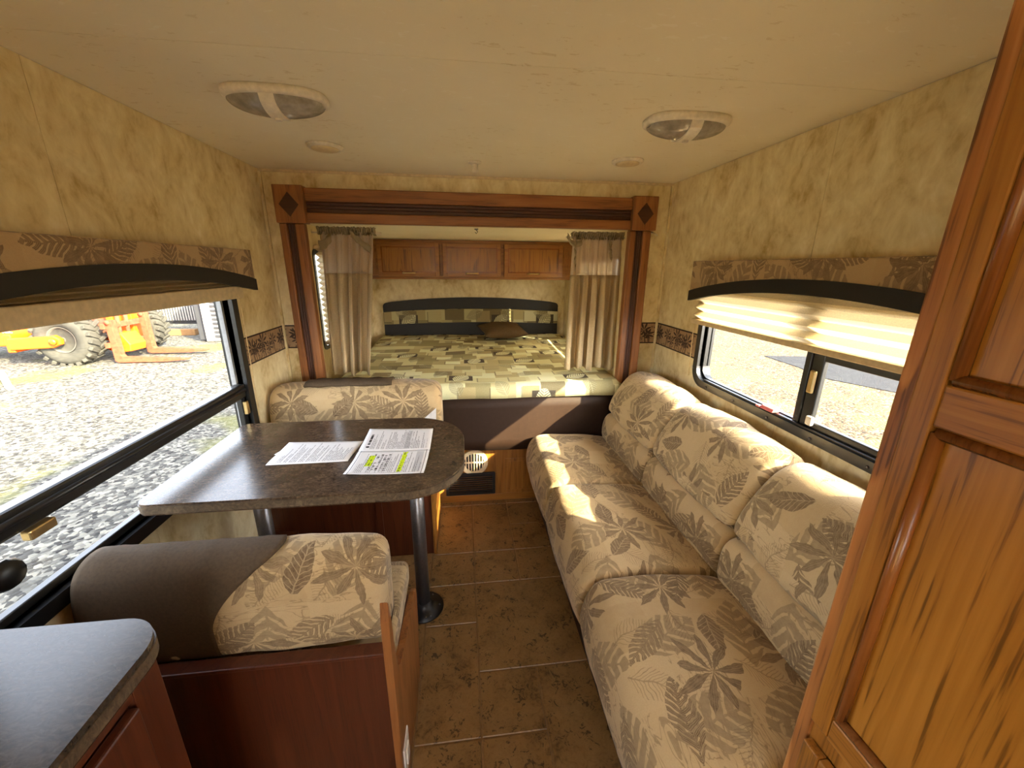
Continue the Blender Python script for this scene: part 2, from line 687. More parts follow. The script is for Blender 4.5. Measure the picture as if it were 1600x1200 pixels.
def prism(name, pts, axis, a0, a1, mat, parent=None, bev=0.0, smooth=False, seg=2, **kw):
    """polygon pts in the plane across `axis`, run from a0 to a1"""
    bm = bmesh.new()
    i = 'xyz'.index(axis)

    def mk(p, a):
        c = list(p)
        c.insert(i, a)
        return bm.verts.new(c)
    lo = [mk(p, a0) for p in pts]
    hi = [mk(p, a1) for p in pts]
    n = len(pts)
    f0 = bm.faces.new(lo)
    f1 = bm.faces.new(hi[::-1])
    for k in range(n):
        bm.faces.new((lo[k], hi[k], hi[(k + 1) % n], lo[(k + 1) % n]))
    if bev:
        es = list(f0.edges) + list(f1.edges)
        bmesh.ops.bevel(bm, geom=es, offset=bev, segments=seg, profile=0.5, affect='EDGES')
    return finish(name, from_bm(bm), mat, parent, smooth=smooth, **kw)


def tube(name, path, r, mat, parent=None, n=10, smooth=True, caps=True, **kw):
    bm = bmesh.new()
    bm_tube(bm, path, r, n, caps)
    return finish(name, from_bm(bm), mat, parent, smooth=smooth, **kw)


def bm_tube(bm, path, r, n=10, caps=True):
    path = [Vector(p) for p in path]
    rings = []
    for k, p in enumerate(path):
        t = (path[min(k + 1, len(path) - 1)] - path[max(k - 1, 0)]).normalized()
        a = Vector((0, 0, 1)) if abs(t.z) < 0.9 else Vector((1, 0, 0))
        s = t.cross(a).normalized()
        b = t.cross(s)
        rr = r[k] if isinstance(r, (list, tuple)) else r
        rings.append([bm.verts.new(p + (s * math.cos(2 * PI * j / n) + b * math.sin(2 * PI * j / n)) * rr) for j in range(n)])
    for k in range(len(rings) - 1):
        for j in range(n):
            bm.faces.new((rings[k][j], rings[k][(j + 1) % n], rings[k + 1][(j + 1) % n], rings[k + 1][j]))
    if caps:
        bm.faces.new(rings[0][::-1])
        bm.faces.new(rings[-1])


def lathe(name, prof, c, mat, parent=None, n=28, axis='z', smooth=True, cap0=True, **kw):
    """prof: (radius, along) pairs"""
    bm = bmesh.new()
    i = 'xyz'.index(axis)
    rings = []
    for r, a in prof:
        ring = []
        for j in range(n):
            th = 2 * PI * j / n
            q = [r * math.cos(th), r * math.sin(th)]
            q.insert(i, a)
            ring.append(bm.verts.new(Vector(q) + Vector(c)))
        rings.append(ring)
    for k in range(len(rings) - 1):
        for j in range(n):
            bm.faces.new((rings[k][j], rings[k][(j + 1) % n], rings[k + 1][(j + 1) % n], rings[k + 1][j]))
    if cap0:
        bm.faces.new(rings[0][::-1])
    bm.faces.new(rings[-1])
    return finish(name, from_bm(bm), mat, parent, smooth=smooth, **kw)


def inset_poly(pts, d):
    n = len(pts)
    cx = sum(p[0] for p in pts) / n
    cy = sum(p[1] for p in pts) / n
    area = sum(pts[i][0] * pts[(i + 1) % n][1] - pts[(i + 1) % n][0] * pts[i][1] for i in range(n))
    sg = 1 if area > 0 else -1
    out = []
    for i in range(n):
        a, b, c = pts[i - 1], pts[i], pts[(i + 1) % n]
        e1 = Vector((b[0] - a[0], b[1] - a[1]))
        e2 = Vector((c[0] - b[0], c[1] - b[1]))
        if e1.length < 1e-7:
            e1 = e2
        if e2.length < 1e-7:
            e2 = e1
        n1 = Vector((-e1.y, e1.x)).normalized() * sg
        n2 = Vector((-e2.y, e2.x)).normalized() * sg
        m = n1 + n2
        m = m.normalized() if m.length > 1e-6 else n1
        k = min(2.0, 1.0 / max(0.4, m.dot(n1)))
        out.append((b[0] + m.x * d * k, b[1] + m.y * d * k))
    return out


def smooth_poly(pts, it=3):
    for _ in range(it):
        o = []
        n = len(pts)
        for i in range(n):
            a, b = pts[i], pts[(i + 1) % n]
            o.append((a[0] * .75 + b[0] * .25, a[1] * .75 + b[1] * .25))
            o.append((a[0] * .25 + b[0] * .75, a[1] * .25 + b[1] * .75))
        pts = o
    return pts


def cushion(name, pts, axis, a0, a1, r, mat, parent=None, puff=0.0, it=3, wob=0.0, steps=14, uoff=(0, 0), trim=None):
    """an upholstered shape: the smoothed profile run along an axis, ends rounded by r, middle puffed"""
    prof = smooth_poly(pts, it)
    n = len(prof)
    i = 'xyz'.index(axis)
    st = []
    for k in range(6):                      # rounded end
        t = r * (1 - math.cos(k / 6 * PI / 2))
        st.append((t, r - math.sqrt(max(0, r * r - (r - t) ** 2))))
    ln = a1 - a0
    stations = [(a0 + t, d) for t, d in st]
    for k in range(steps + 1):
        t = k / steps
        stations.append((a0 + r + (ln - 2 * r) * t, -puff * math.sin(PI * t) ** 0.7 if 0 < t < 1 else 0.0))
    stations += [(a1 - t, d) for t, d in reversed(st)]
    bm = bmesh.new()
    uvl = bm.loops.layers.uv.new('UVMap')
    rings = []
    arc = [0.0]
    for k in range(n):
        a, b = prof[k], prof[(k + 1) % n]
        arc.append(arc[-1] + math.hypot(b[0] - a[0], b[1] - a[1]))
    rnd = random.Random(name + str(a0))
    ph = [rnd.uniform(0, 6) for _ in range(4)]
    for a, d in stations:
        pp = inset_poly(prof, d)
        ring = []
        for k, p in enumerate(pp):
            w = 0
            if wob:
                w = wob * (math.sin(a * 23 + ph[0] + k * .1) * math.sin(arc[k] * 15 + ph[1]) + .5 * math.sin(a * 47 + ph[2] + arc[k] * 31))
            c = [p[0] + w * .6, p[1] + w]
            c.insert(i, a)
            ring.append(bm.verts.new(c))
        rings.append(ring)
    for s in range(len(rings) - 1):
        for k in range(n):
            f = bm.faces.new((rings[s][k], rings[s][(k + 1) % n], rings[s + 1][(k + 1) % n], rings[s + 1][k]))
            uv = ((arc[k], stations[s][0]), (arc[k + 1], stations[s][0]), (arc[k + 1], stations[s + 1][0]), (arc[k], stations[s + 1][0]))
            for lp, q in zip(f.loops, uv):
                lp[uvl].uv = (q[0] + uoff[0], q[1] + uoff[1])
    for ring in (rings[0][::-1], rings[-1]):
        f = bm.faces.new(ring)
        for lp in f.loops:
            c = [lp.vert.co[j] for j in range(3) if j != i]
            lp[uvl].uv = (c[0], c[1])
    return finish(name, from_bm(bm), mat, parent, smooth=True)


def rounded_rect(x0, x1, y0, y1, rs, n=8):
    """corner radii rs for (x0,y0),(x1,y0),(x1,y1),(x0,y1)"""
    out = []
    for (cx, cy, a, r, sx, sy) in ((x0, y0, PI, rs[0], 1, 1), (x1, y0, 1.5 * PI, rs[1], -1, 1),
                                   (x1, y1, 0, rs[2], -1, -1), (x0, y1, .5 * PI, rs[3], 1, -1)):
        for k in range(n + 1):
            t = a + k / n * PI / 2
            out.append((cx + sx * r + r * math.cos(t), cy + sy * r + r * math.sin(t)))
    return out


def frame_bm(bm, outer, inner, axis, a0, a1):
    """a ring between two outlines with equal point counts"""
    i = 'xyz'.index(axis)

    def mk(p, a):
        c = list(p)
        c.insert(i, a)
        return bm.verts.new(c)
    n = len(outer)
    L = [[mk(p, a) for p in pl] for pl in (outer, inner) for a in (a0, a1)]
    oo0, oo1, ii0, ii1 = L
    for k in range(n):
        j = (k + 1) % n
        bm.faces.new((oo0[k], oo0[j], oo1[j], oo1[k]))
        bm.faces.new((ii0[k], ii1[k], ii1[j], ii0[j]))
        bm.faces.new((oo1[k], oo1[j], ii1[j], ii1[k]))
        bm.faces.new((oo0[k], ii0[k], ii0[j], oo0[j]))


def ring_frame(name, outer, inner, axis, a0, a1, mat, parent=None, **kw):
    bm = bmesh.new()
    frame_bm(bm, outer, inner, axis, a0, a1)
    return finish(name, from_bm(bm), mat, parent, **kw)


def thing(name, label, cat, loc, group=None):
    o = bpy.data.objects.new(name, None)
    o.empty_display_size = 0.05
    COL.objects.link(o)
    o.location = loc
    ORG[o.name] = Vector(loc)
    return tag(o, label, cat, group)


def tag(o, label, cat, group=None):
    o['label'] = label
    o['category'] = cat
    if group:
        o['group'] = group
    return o


def struct(o, label=None):
    o['kind'] = 'structure'
    if label:
        o['label'] = label
    return o


def sroot(name, loc=(0, 0, 0), label=None):
    o = bpy.data.objects.new(name, None)
    o.empty_display_size = 0.05
    COL.objects.link(o)
    o.location = loc
    ORG[o.name] = Vector(loc)
    return struct(o, label)


# ------------------------------------------------------------------ materials
M_wall = wallpaper('mottled_wallpaper')
M_ceil = ceiling_paper('ceiling_panel_paper')
M_tile = tile_mat('stone_tile')
M_grout = plain('grout', S(132, 102, 66), 0.8)
OAK = (S(116, 70, 20), S(146, 95, 34), S(168, 117, 52))
M_oak_z = wood('oak_upright', *OAK, 'z')
M_oak_x = wood('oak_crosswise', *OAK, 'x')
M_oak_y = wood('oak_lengthwise', *OAK, 'y')
RED = (S(108, 64, 30), S(142, 90, 46), S(166, 112, 64))
M_trim_z = wood('casing_upright', *RED, 'z', 0.42)
M_trim_x = wood('casing_crosswise', *RED, 'x', 0.42)
DKT = (S(48, 24, 14), S(74, 40, 24), S(92, 52, 32))
M_flute_z = wood('casing_dark_upright', *DKT, 'z', 0.45)
M_flute_x = wood('casing_dark_crosswise', *DKT, 'x', 0.45)
M_diamond = wood('diamond_inlay', *DKT, 'x', 0.5)
CH = (S(58, 25, 12), S(82, 38, 19), S(98, 50, 28))
M_cherry_z = wood('cherry_panel_upright', *CH, 'z', 0.4, pores=0.3)
M_fabric = leaf_fabric('palm_leaf_upholstery', S(182, 156, 114), S(204, 180, 140), S(144, 124, 94), S(114, 93, 68), S(86, 66, 50))
M_valance = leaf_fabric('palm_leaf_valance', S(176, 148, 110), S(190, 166, 128), S(132, 112, 88), S(112, 92, 72), S(92, 74, 58), 0.17)
M_quilt = quilt_fabric('patchwork_quilt')
M_headpat = quilt_fabric('patchwork_headboard', 1.2, (0.62, 0.57, 0.52, 1))
M_brownfab = plain('brown_microfibre', S(84, 70, 54), 0.85, 0.2, grain=140, amt=0.14, bump=0.12)
M_black_vinyl = plain('black_vinyl', S(30, 28, 28), 0.55, 0.4, grain=90)
M_brown_vinyl = plain('dark_brown_vinyl', S(44, 29, 20), 0.6, 0.25, grain=40)
M_pillow = plain('brown_pillow', S(88, 70, 46), 0.85, 0.2, grain=100)
M_frame = plain('black_window_frame', S(26, 28, 30), 0.28, 0.6, grain=30)
M_seal = plain('grey_seal', S(150, 150, 148), 0.6)
M_steel = plain('brushed_steel', S(132, 130, 132), 0.36, 0.5, 0.9, grain=120)
M_brass = plain('pale_brass', S(210, 184, 130), 0.3, 0.5, 0.9)
M_white = plain('white_plastic', S(226, 218, 204), 0.45)
M_cream = plain('cream_plastic', S(214, 196, 160), 0.45)
M_blackpl = plain('black_plastic', S(18, 18, 20), 0.4)
M_lens = plain('smoky_lens', S(158, 152, 144), 0.1, 0.8, grain=40, amt=0.3)
M_table = laminate('brown_stone_laminate', S(44, 34, 27), S(78, 63, 50), S(122, 103, 83), 0.2)
M_counter = laminate('grey_brown_laminate', S(44, 38, 33), S(64, 57, 50), S(84, 76, 67), 0.26)
M_edge = laminate('laminate_edge', S(56, 46, 36), S(88, 74, 58), S(120, 104, 82), 0.4)
M_glass = glass_mat('window_glass')
M_shade = cloth_translucent('pleated_shade', S(228, 212, 174), 0.32, 300)
M_shade_thick = cloth_translucent('dense_pleated_shade', S(226, 212, 180), 0.2, 300)
M_sheer = cloth_translucent('sheer_band', S(228, 212, 194), 0.4, 700, (1, 1, 0.3), 0.26)
M_linen = cloth_translucent('khaki_linen', S(214, 194, 156), 0.16, 500, (1, 1, 0.25))
M_ruffle = cloth_translucent('khaki_ruffle', S(172, 158, 128), 0.1, 400)
M_border = border_mat('palm_border')
M_cord = plain('cord', S(222, 200, 150), 0.7)
M_pink = plain('pink_plastic', S(220, 120, 116), 0.5)
M_paper = [paper_mat('printed_sheet', 0), paper_mat('printed_letter', 1), paper_mat('printed_form', 2)]
M_whitepaper = plain('blank_paper', S(232, 230, 226), 0.7)
M_outer = plain('white_fibreglass', S(214, 210, 204), 0.4)

M_stile = wood('grained_oak_stile', S(130, 78, 38), S(176, 116, 62), S(204, 148, 92), 'z', 0.42, pores=0.8, ring=2.0, ring_amt=2.0, fs=150.0)
M_panel = wood('oak_door_panel', S(116, 72, 20), S(150, 100, 36), S(170, 120, 52), 'z', 0.32, pores=0.75, ring=2.0, ring_amt=0.8, fs=130.0)
M_bead = wood('bead_moulding', S(92, 48, 20), S(128, 76, 34), S(150, 94, 48), 'z', 0.25, pores=0.2)

# ------------------------------------------------------------------ shell dimensions
XL, XR, YB, CZ = -0.981, 1.175, 2.285, 1.947
YR = -2.7
T = 0.045


def wall_side(name, x_in, sgn, seam, holes, label):
    """a long side wall: outer skin and two papered panels with a hairline joint, openings left free"""
    def rects(y0, y1, z0, z1):
        out = [(y0, y1, z0, z1)]
        for hy0, hy1, hz0, hz1 in holes:
            nw = []
            for a, b, c, d in out:
                if hy1 <= a or hy0 >= b or hz1 <= c or hz0 >= d:
                    nw.append((a, b, c, d))
                    continue
                if a < hy0: nw.append((a, hy0, c, d))
                if b > hy1: nw.append((hy1, b, c, d))
                m0, m1 = max(a, hy0), min(b, hy1)
                if c < hz0: nw.append((m0, m1, c, hz0))
                if d > hz1: nw.append((m0, m1, hz1, d))
            out = nw
        return out
    xo0, xo1 = sorted((x_in + sgn * 0.006, x_in + sgn * T))
    w = boxes(name, [(xo0, xo1, a, b, c, d) for a, b, c, d in rects(YR, YB + 0.05, -0.12, CZ + 0.05)], M_outer, base_origin=False)
    struct(w, label)
    xi0, xi1 = sorted((x_in, x_in + sgn * 0.006))
    for y0, y1 in ((YR, seam - 0.0009), (seam + 0.0009, YB + 0.004)):
        boxes('wall_panel', [(xi0, xi1, a, b, c, d) for a, b, c, d in rects(y0, y1, 0.0, CZ - 0.001)], M_wall, w)
    return w


WL = (0.70, 1.815, 0.745, 1.40)      # left window opening y0,y1,z0,z1
WR = (0.60, 1.80, 0.965, 1.40)       # right window opening
wall_side('wall_left', XL, -1, 1.19, [WL], 'left side wall papered in mottled tan')
wall_side('wall_right', XR, 1, 1.27, [WR], 'right side wall papered in mottled tan')

# ceiling: two panels with a seam
KX0, KX1, KY0, KY1 = -0.35, 0.45, -2.45, -1.45          # unseen roof opening, added to light the room from behind


def with_hole(x0, x1, y0, y1, z0, z1):
    return [(x0, x1, y0, KY0, z0, z1), (x0, KX0, KY0, KY1, z0, z1), (KX1, x1, KY0, KY1, z0, z1), (x0, x1, KY1, y1, z0, z1)]


ceil = boxes('ceiling', with_hole(XL - T, XR + T, YR - 0.05, YB + 0.05, CZ + 0.006, CZ + 0.06), M_outer, base_origin=False)
struct(ceil, 'cream flecked ceiling with a cross seam')
boxes('ceiling_panel', with_hole(XL, XR, YR, 1.0785, CZ, CZ + 0.006), M_ceil, ceil)
box('ceiling_panel', (XL, XR, 1.0805, YB, CZ, CZ + 0.006), M_ceil, ceil)
r7 = sroot('window_7', ((KX0 + KX1) / 2, (KY0 + KY1) / 2, CZ), 'unseen roof light added behind the viewer for fill light')
box('pane', (KX0, KX1, KY0, KY1, CZ + 0.05, CZ + 0.054), M_glass, r7)

# rear wall behind the camera; its unseen window is added for soft fill
boxes_r = [(XL, XR, YR - T, YR, 0, 0.95), (XL, XR, YR - T, YR, 1.6, CZ), (XL, -0.6, YR - T, YR, 0.95, 1.6), (0.8, XR, YR - T, YR, 0.95, 1.6)]
struct(boxes('wall_rear', boxes_r, M_wall, base_origin=False), 'rear wall behind the viewer')

# bed-end wall round the slide opening
OX0, OX1, OZ1 = -0.800, 0.940, 1.705
struct(boxes('wall_front', [(XL, OX0, YB, YB + T, 0, CZ), (OX1, XR, YB, YB + T, 0, CZ), (OX0, OX1, YB, YB + T, OZ1, CZ)], M_wall, base_origin=False),
       'tan papered end wall round the bed slide opening')

# slide-out box
SX0, SX1, SY1, SZ1 = -0.845, 0.985, 3.85, 1.712
WS = (2.50, 3.30, 1.02, 1.56)
for nm, x0, x1, lab in (('wall_slide_left', SX0 - 0.035, SX0, 'left side wall of the bed slide-out'), ('wall_slide_right', SX1, SX1 + 0.035, 'right side wall of the bed slide-out')):
    a, b, c, d = WS
    struct(boxes(nm, [(x0, x1, YB + T, a, 0.55, SZ1), (x0, x1, b, SY1 + 0.03, 0.55, SZ1), (x0, x1, a, b, 0.55, c), (x0, x1, a, b, d, SZ1)], M_wall, base_origin=False), lab)
struct(box('wall_slide_back', (SX0, SX1, SY1, SY1 + 0.035, 0.55, SZ1), M_wall, base_origin=False), 'papered wall behind the headboard')
struct(box('ceiling_slide', (SX0 - 0.035, SX1 + 0.035, YB + T, SY1 + 0.035, SZ1, SZ1 + 0.05), M_ceil, base_origin=False), 'pale ceiling over the bed')

# floor: grout bed and separate tiles laid in a mixed-size pattern
fl = box('floor', (XL, XR, YR, YB + T, -0.05, -0.003), M_grout, base_origin=False)
struct(fl, 'brown stone-look tiled floor')
U = 0.2225
gx = [0.025 + U * k for k in range(-5, 6)]
gy = [0.695 + U * k for k in range(-16, 8)]
used = set()


def tile(ix, iy, w, h):
    g = 0.0028
    x0, x1 = max(gx[0] + U * ix, XL), min(gx[0] + U * (ix + w), XR)
    y0, y1 = max(gy[0] + U * iy, YR), min(gy[0] + U * (iy + h), YB + T)
    if x1 - x0 < 0.02 or y1 - y0 < 0.02:
        return
    bm = bmesh.new()
    bm_box(bm, x0 + g, x1 - g, y0 + g, y1 - g, -0.003, 0.0)
    top = [v for v in bm.verts if v.co.z > -0.001]
    for v in top:                       # eased arris
        v.co.x += 0.002 if v.co.x < (x0 + x1) / 2 else -0.002
        v.co.y += 0.002 if v.co.y < (y0 + y1) / 2 else -0.002
    finish('tile', from_bm(bm), M_tile, fl)
    for a in range(w):
        for b in range(h):
            used.add((ix + a, iy + b))


# ix: 0 starts at gx[0]; column 5 starts at x = .025 ; iy 16 starts at y = .695
for t in ((5, 23, 1, 1), (4, 23, 1, 1), (6, 23, 1, 1), (5, 21, 1, 2), (4, 21, 1, 2), (6, 22, 2, 1), (6, 21, 2, 1), (5, 20, 1, 1), (6, 20, 1, 1), (4, 20, 1, 1), (4, 19, 1, 1),
          (5, 18, 2, 2), (4, 17, 1, 2), (5, 17, 1, 1), (6, 16, 1, 2), (4, 15, 1, 2), (5, 16, 1, 1), (5, 14, 2, 2), (3, 20, 1, 2), (2, 18, 2, 2), (3, 17, 1, 1)):
    tile(*t)
rr = random.Random(3)
for iy in range(0, 24):
    for ix in range(0, 11):
        if (ix, iy) in used or gy[0] + U * iy < -0.4:
            continue
        w, h = rr.choice(((1, 1), (1, 2), (2, 2), (2, 1)))
        while any((ix + a, iy + b) in used for a in range(w) for b in range(h)):
            w, h = rr.choice(((1, 1), (1, 1), (1, 2), (2, 1)))
            if any((ix + a, iy + b) in used for a in range(w) for b in range(h)):
                w, h = 1, 1
                break
        tile(ix, iy, w, h)
box('tile_field', (XL, XR, YR, gy[0] + U * 11 - 0.004, -0.003, 0.0), M_tile, fl)

# thin ceiling mouldings and corner strips, palm border
n_t = 0


def trim(b, mat, lab, **kw):
    global n_t
    n_t += 1
    return struct(box('trim_%d' % n_t, b, mat, **kw), lab)


trim((XL + 0.001, XR - 0.001, YB - 0.008, YB - 0.0005, CZ - 0.012, CZ - 0.001), M_cream, 'thin cream moulding where ceiling meets end wall')
trim((XL + 0.0005, XL + 0.012, YB - 0.012, YB - 0.0005, 0.0, CZ - 0.013), M_wall, 'slim corner strip left of the bed opening')
trim((XR - 0.012, XR - 0.0005, YB - 0.012, YB - 0.0005, 0.0, CZ - 0.013), M_wall, 'slim corner strip right of the bed opening')
BZ = 1.052
trim((XL + 0.0003, XL + 0.0025, WL[1] + 0.045, YB - 0.013, BZ, BZ + 0.128), M_border, 'palm tree wallpaper border beside the dinette window')
trim((XL + 0.013, -0.905, YB - 0.0025, YB - 0.0003, BZ, BZ + 0.128), M_border, 'short palm tree border left of the bed opening')
trim((XR - 0.0025, XR - 0.0003, WR[1] + 0.035, YB - 0.013, BZ, BZ + 0.128), M_border, 'palm tree wallpaper border beside the sofa window')
trim((1.062, XR - 0.013, YB - 0.0025, YB - 0.0003, BZ, BZ + 0.128), M_border, 'short palm tree border right of the bed opening')


# ------------------------------------------------------------------ slide opening casing
def casing(name, horizontal, a0, a1, c0, c1, mat_l, mat_d, label):
    """fluted casing in front of the end wall: c0..c1 across, a0..a1 along"""
    w = c1 - c0
    n_seg = [(0, .30, 'l'), (.30, .42, 'd'), (.42, .52, 'd'), (.52, .62, 'd'), (.62, 1, 'l')]
    loc = ((a0 + a1) / 2, YB - 0.04, c0) if horizontal else ((c0 + c1) / 2, YB - 0.04, a0)
    root = sroot(name, loc, label)
    for s0, s1, k in n_seg:
        p0, p1 = c0 + w * s0, c0 + w * s1
        y = YB - (0.045 if k == 'l' else 0.031)
        m = mat_l if k == 'l' else mat_d
        b = (a0, a1, y, YB - 0.001, p0, p1) if horizontal else (p0, p1, y, YB - 0.001, a0, a1)
        box('casing_board' if k == 'l' else 'flute', b, m, root, bev=0.006 if k == 'l' else 0.004)
    return root


HZ0, HZ1 = 1.700, 1.862
casing('trim_8', True, -0.770, 0.935, HZ0, HZ1, M_trim_x, M_flute_x, 'fluted wooden header over the bed opening')
casing('trim_9', False, 0.02, HZ0 - 0.004, -0.905, -0.785, M_trim_z, M_flute_z, 'fluted wooden casing left of the bed opening')
casing('trim_10', False, 0.02, HZ0 - 0.004, 0.930, 1.056, M_trim_z, M_flute_z, 'fluted wooden casing right of the bed opening')
for nm, x0, x1, lab in (('trim_11', -0.908, -0.768, 'wooden corner block with dark diamond, upper left of bed opening'),
                        ('trim_12', 0.933, 1.073, 'wooden corner block with dark diamond, upper right of bed opening')):
    bl = box(nm, (x0, x1, YB - 0.062, YB - 0.001, HZ0 - 0.004, HZ1 + 0.008), M_trim_z, bev=0.004)
    struct(bl, lab)
    cx, cz = (x0 + x1) / 2, (HZ0 + HZ1) / 2
    prism('diamond', [(cx - 0.046, cz), (cx, cz - 0.056), (cx + 0.046, cz), (cx, cz + 0.056)], 'y', YB - 0.0645, YB - 0.06, M_diamond, bl)


# ------------------------------------------------------------------ windows
def window_left():
    y0, y1, z0, z1 = WL
    root = sroot('window_1', (XL, (y0 + y1) / 2, z0), 'wide black framed window beside the dinette')
    o = rounded_rect(y0 - 0.04, y1 + 0.04, z0 - 0.04, z1 + 0.04, [0.05] * 4)
    i = rounded_rect(y0, y1, z0, z1, [0.03] * 4)
    ring_frame('frame', o, i, 'x', XL + 0.016, XL - T - 0.012, M_frame, root)
    o2 = rounded_rect(y0, y1, z0, z1, [0.03] * 4)
    i2 = rounded_rect(y0 + 0.014, y1 - 0.014, z0 + 0.014, z1 - 0.014, [0.02] * 4)
    ring_frame('inner_seal', o2, i2, 'x', XL - 0.022, XL - 0.04, M_seal, root)
    # middle rail with a pane above and a tilting pane below
    zr = 0.925
    r = box('mid_rail', (XL - 0.038, XL + 0.004, y0, y1, zr, zr + 0.062), M_frame, root, bev=0.008)
    tube('rail_bead', [(XL + 0.004, y0 + 0.01, zr + 0.036), (XL + 0.004, y1 - 0.01, zr + 0.036)], 0.009, M_frame, r)
    box('pane', (XL - 0.033, XL - 0.029, y0 + 0.01, y1 - 0.01, zr + 0.06, z1 - 0.01), M_glass, root)
    box('pane', (XL - 0.033, XL - 0.029, y0 + 0.01, y1 - 0.01, z0 + 0.01, zr + 0.002), M_glass, root)
    sash = boxes('sash', [(XL - 0.026, XL - 0.004, y1 - 0.035, y1 - 0.002, z0 + 0.004, zr), (XL - 0.026, XL - 0.004, y0 + 0.002, y0 + 0.035, z0 + 0.004, zr),
                          (XL - 0.026, XL - 0.004, y0 + 0.035, y1 - 0.035, z0 + 0.004, z0 + 0.026)], M_frame, root, bev=0.003)
    box('clip', (XL - 0.004, XL + 0.012, y1 - 0.032, y1 - 0.008, zr - 0.075, zr - 0.015), M_brass, sash, bev=0.004)
    box('clip', (XL - 0.002, XL + 0.02, 0.86, 0.92, zr - 0.022, zr + 0.002), M_brass, sash, bev=0.004)
    lathe('crank_knob', [(0.004, 0.0), (0.03, 0.004), (0.034, 0.02), (0.028, 0.03), (0.006, 0.034)], (XL + 0.002, 0.795, zr - 0.055), M_blackpl, root, n=14, axis='x')
    return root


def window_right():
    y0, y1, z0, z1 = WR
    root = sroot('window_2', (XR, (y0 + y1) / 2, z0), 'black framed sliding window above the sofa')
    o = rounded_rect(y0 - 0.035, y1 + 0.035, z0 - 0.035, z1 + 0.035, [0.085] * 4)
    i = rounded_rect(y0, y1, z0, z1, [0.06] * 4)
    ring_frame('frame', o, i, 'x', XR - 0.014, XR + T + 0.012, M_frame, root)
    o2 = rounded_rect(y0, y1, z0, z1, [0.06] * 4)
    i2 = rounded_rect(y0 + 0.012, y1 - 0.012, z0 + 0.012, z1 - 0.012, [0.05] * 4)
    ring_frame('inner_lip', o2, i2, 'x', XR + 0.012, XR + 0.03, M_frame, root)
    ym = 1.19
    box('mullion', (XR + 0.002, XR + 0.04, ym - 0.012, ym + 0.014, z0, z1), M_frame, root, bev=0.004)
    sash = boxes('sash', [(XR + 0.006, XR + 0.024, ym - 0.058, ym - 0.014, z0 + 0.006, z1 - 0.006), (XR + 0.006, XR + 0.024, y0 + 0.004, y0 + 0.034, z0 + 0.006, z1 - 0.006),
                          (XR + 0.006, XR + 0.024, y0 + 0.034, ym - 0.058, z0 + 0.006, z0 + 0.03), (XR + 0.006, XR + 0.024, y0 + 0.034, ym - 0.058, 1.205, 1.235)], M_frame, root, bev=0.003)
    box('latch', (XR - 0.006, XR + 0.006, ym - 0.046, ym - 0.022, 1.09, 1.17), M_brass, sash, bev=0.005)
    box('pull_tab', (XR - 0.01, XR + 0.004, ym - 0.075, ym - 0.05, z0 + 0.018, z0 + 0.05), M_white, sash, bev=0.004)
    box('pane', (XR + 0.030, XR + 0.034, ym, y1 - 0.006, z0 + 0.006, z1 - 0.006), M_glass, root)
    box('pane', (XR + 0.013, XR + 0.017, y0 + 0.03, ym - 0.03, z0 + 0.02, z1 - 0.01), M_glass, root)
    box('slide_track', (XR - 0.006, XR + 0.012, y0 + 0.06, y1 - 0.06, z0 - 0.004, z0 + 0.008), M_frame, root, bev=0.002)
    for k in range(6):
        y = y0 + 0.1 + k * 0.2
        lathe('screw', [(0.005, 0), (0.005, 0.003), (0.001, 0.004)], (XR - 0.0178, y, z0 - 0.02), M_steel, root, n=10, axis='x')
    return root


window_left()
window_right()
# small windows in the slide-out, one on each side, and the unseen rear one added for fill light
for n_, x0, x1, lab in ((3, SX0 - 0.03, SX0 + 0.006, 'narrow side window left of the bed'), (4, SX1 - 0.006, SX1 + 0.03, 'narrow side window right of the bed')):
    a, b, c, d = WS
    root = sroot('window_%d' % n_, ((x0 + x1) / 2, (a + b) / 2, c), lab)
    ring_frame('frame', rounded_rect(a - 0.025, b + 0.025, c - 0.025, d + 0.025, [0.04] * 4), rounded_rect(a, b, c, d, [0.03] * 4), 'x', x0, x1, M_frame, root)
    box('pane', ((x0 + x1) / 2 - 0.002, (x0 + x1) / 2 + 0.002, a, b, c, d), M_glass, root)
r5 = sroot('window_5', (0.1, YR - 0.02, 0.95), 'unseen rear window added behind the viewer for fill light')
box('pane', (-0.6, 0.8, YR - 0.024, YR - 0.02, 0.95, 1.6), M_glass, r5)


# ------------------------------------------------------------------ valances and pleated shades
def valance(xw, sgn, y0, y1, zt, ze, za, label):
    """padded board with an arched black lower band; xw wall face, sgn into the room"""
    root = thing('window_valance', label, 'valance', (xw + sgn * 0.04, (y0 + y1) / 2, ze))
    n = 28
    band = 0.046

    def low(t):
        return ze + (za - ze) * (1 - (2 * t - 1) ** 2)
    ys = [y0 + (y1 - y0) * k / n for k in range(n + 1)]
    xf = sorted((xw + sgn * 0.066, xw + sgn * 0.082))
    pts = [(y, low(k / n) + band) for k, y in enumerate(ys)] + [(y1, zt), (y0, zt)]
    prism('padded_face', pts, 'x', xf[0], xf[1], M_valance, root, bev=0.006)
    xr = sorted((xw + sgn * 0.001, xw + sgn * 0.066))
    bs = [(xr[0], xr[1], y0, y0 + 0.012, ze + 0.01, zt), (xr[0], xr[1], y1 - 0.012, y1, ze + 0.01, zt), (xr[0], xr[1], y0 + 0.012, y1 - 0.012, zt - 0.014, zt)]
    boxes('return_board', bs, M_valance, root)
    pb = [(y, low(k / n)) for k, y in enumerate(ys)] + [(y, low(1 - k / n) + band + 0.002) for k, y in enumerate(reversed(ys))]
    xb = sorted((xw + sgn * 0.064, xw + sgn * 0.087))
    prism('black_band', pb, 'x', xb[0], xb[1], M_black_vinyl, root, bev=0.004)
    return root


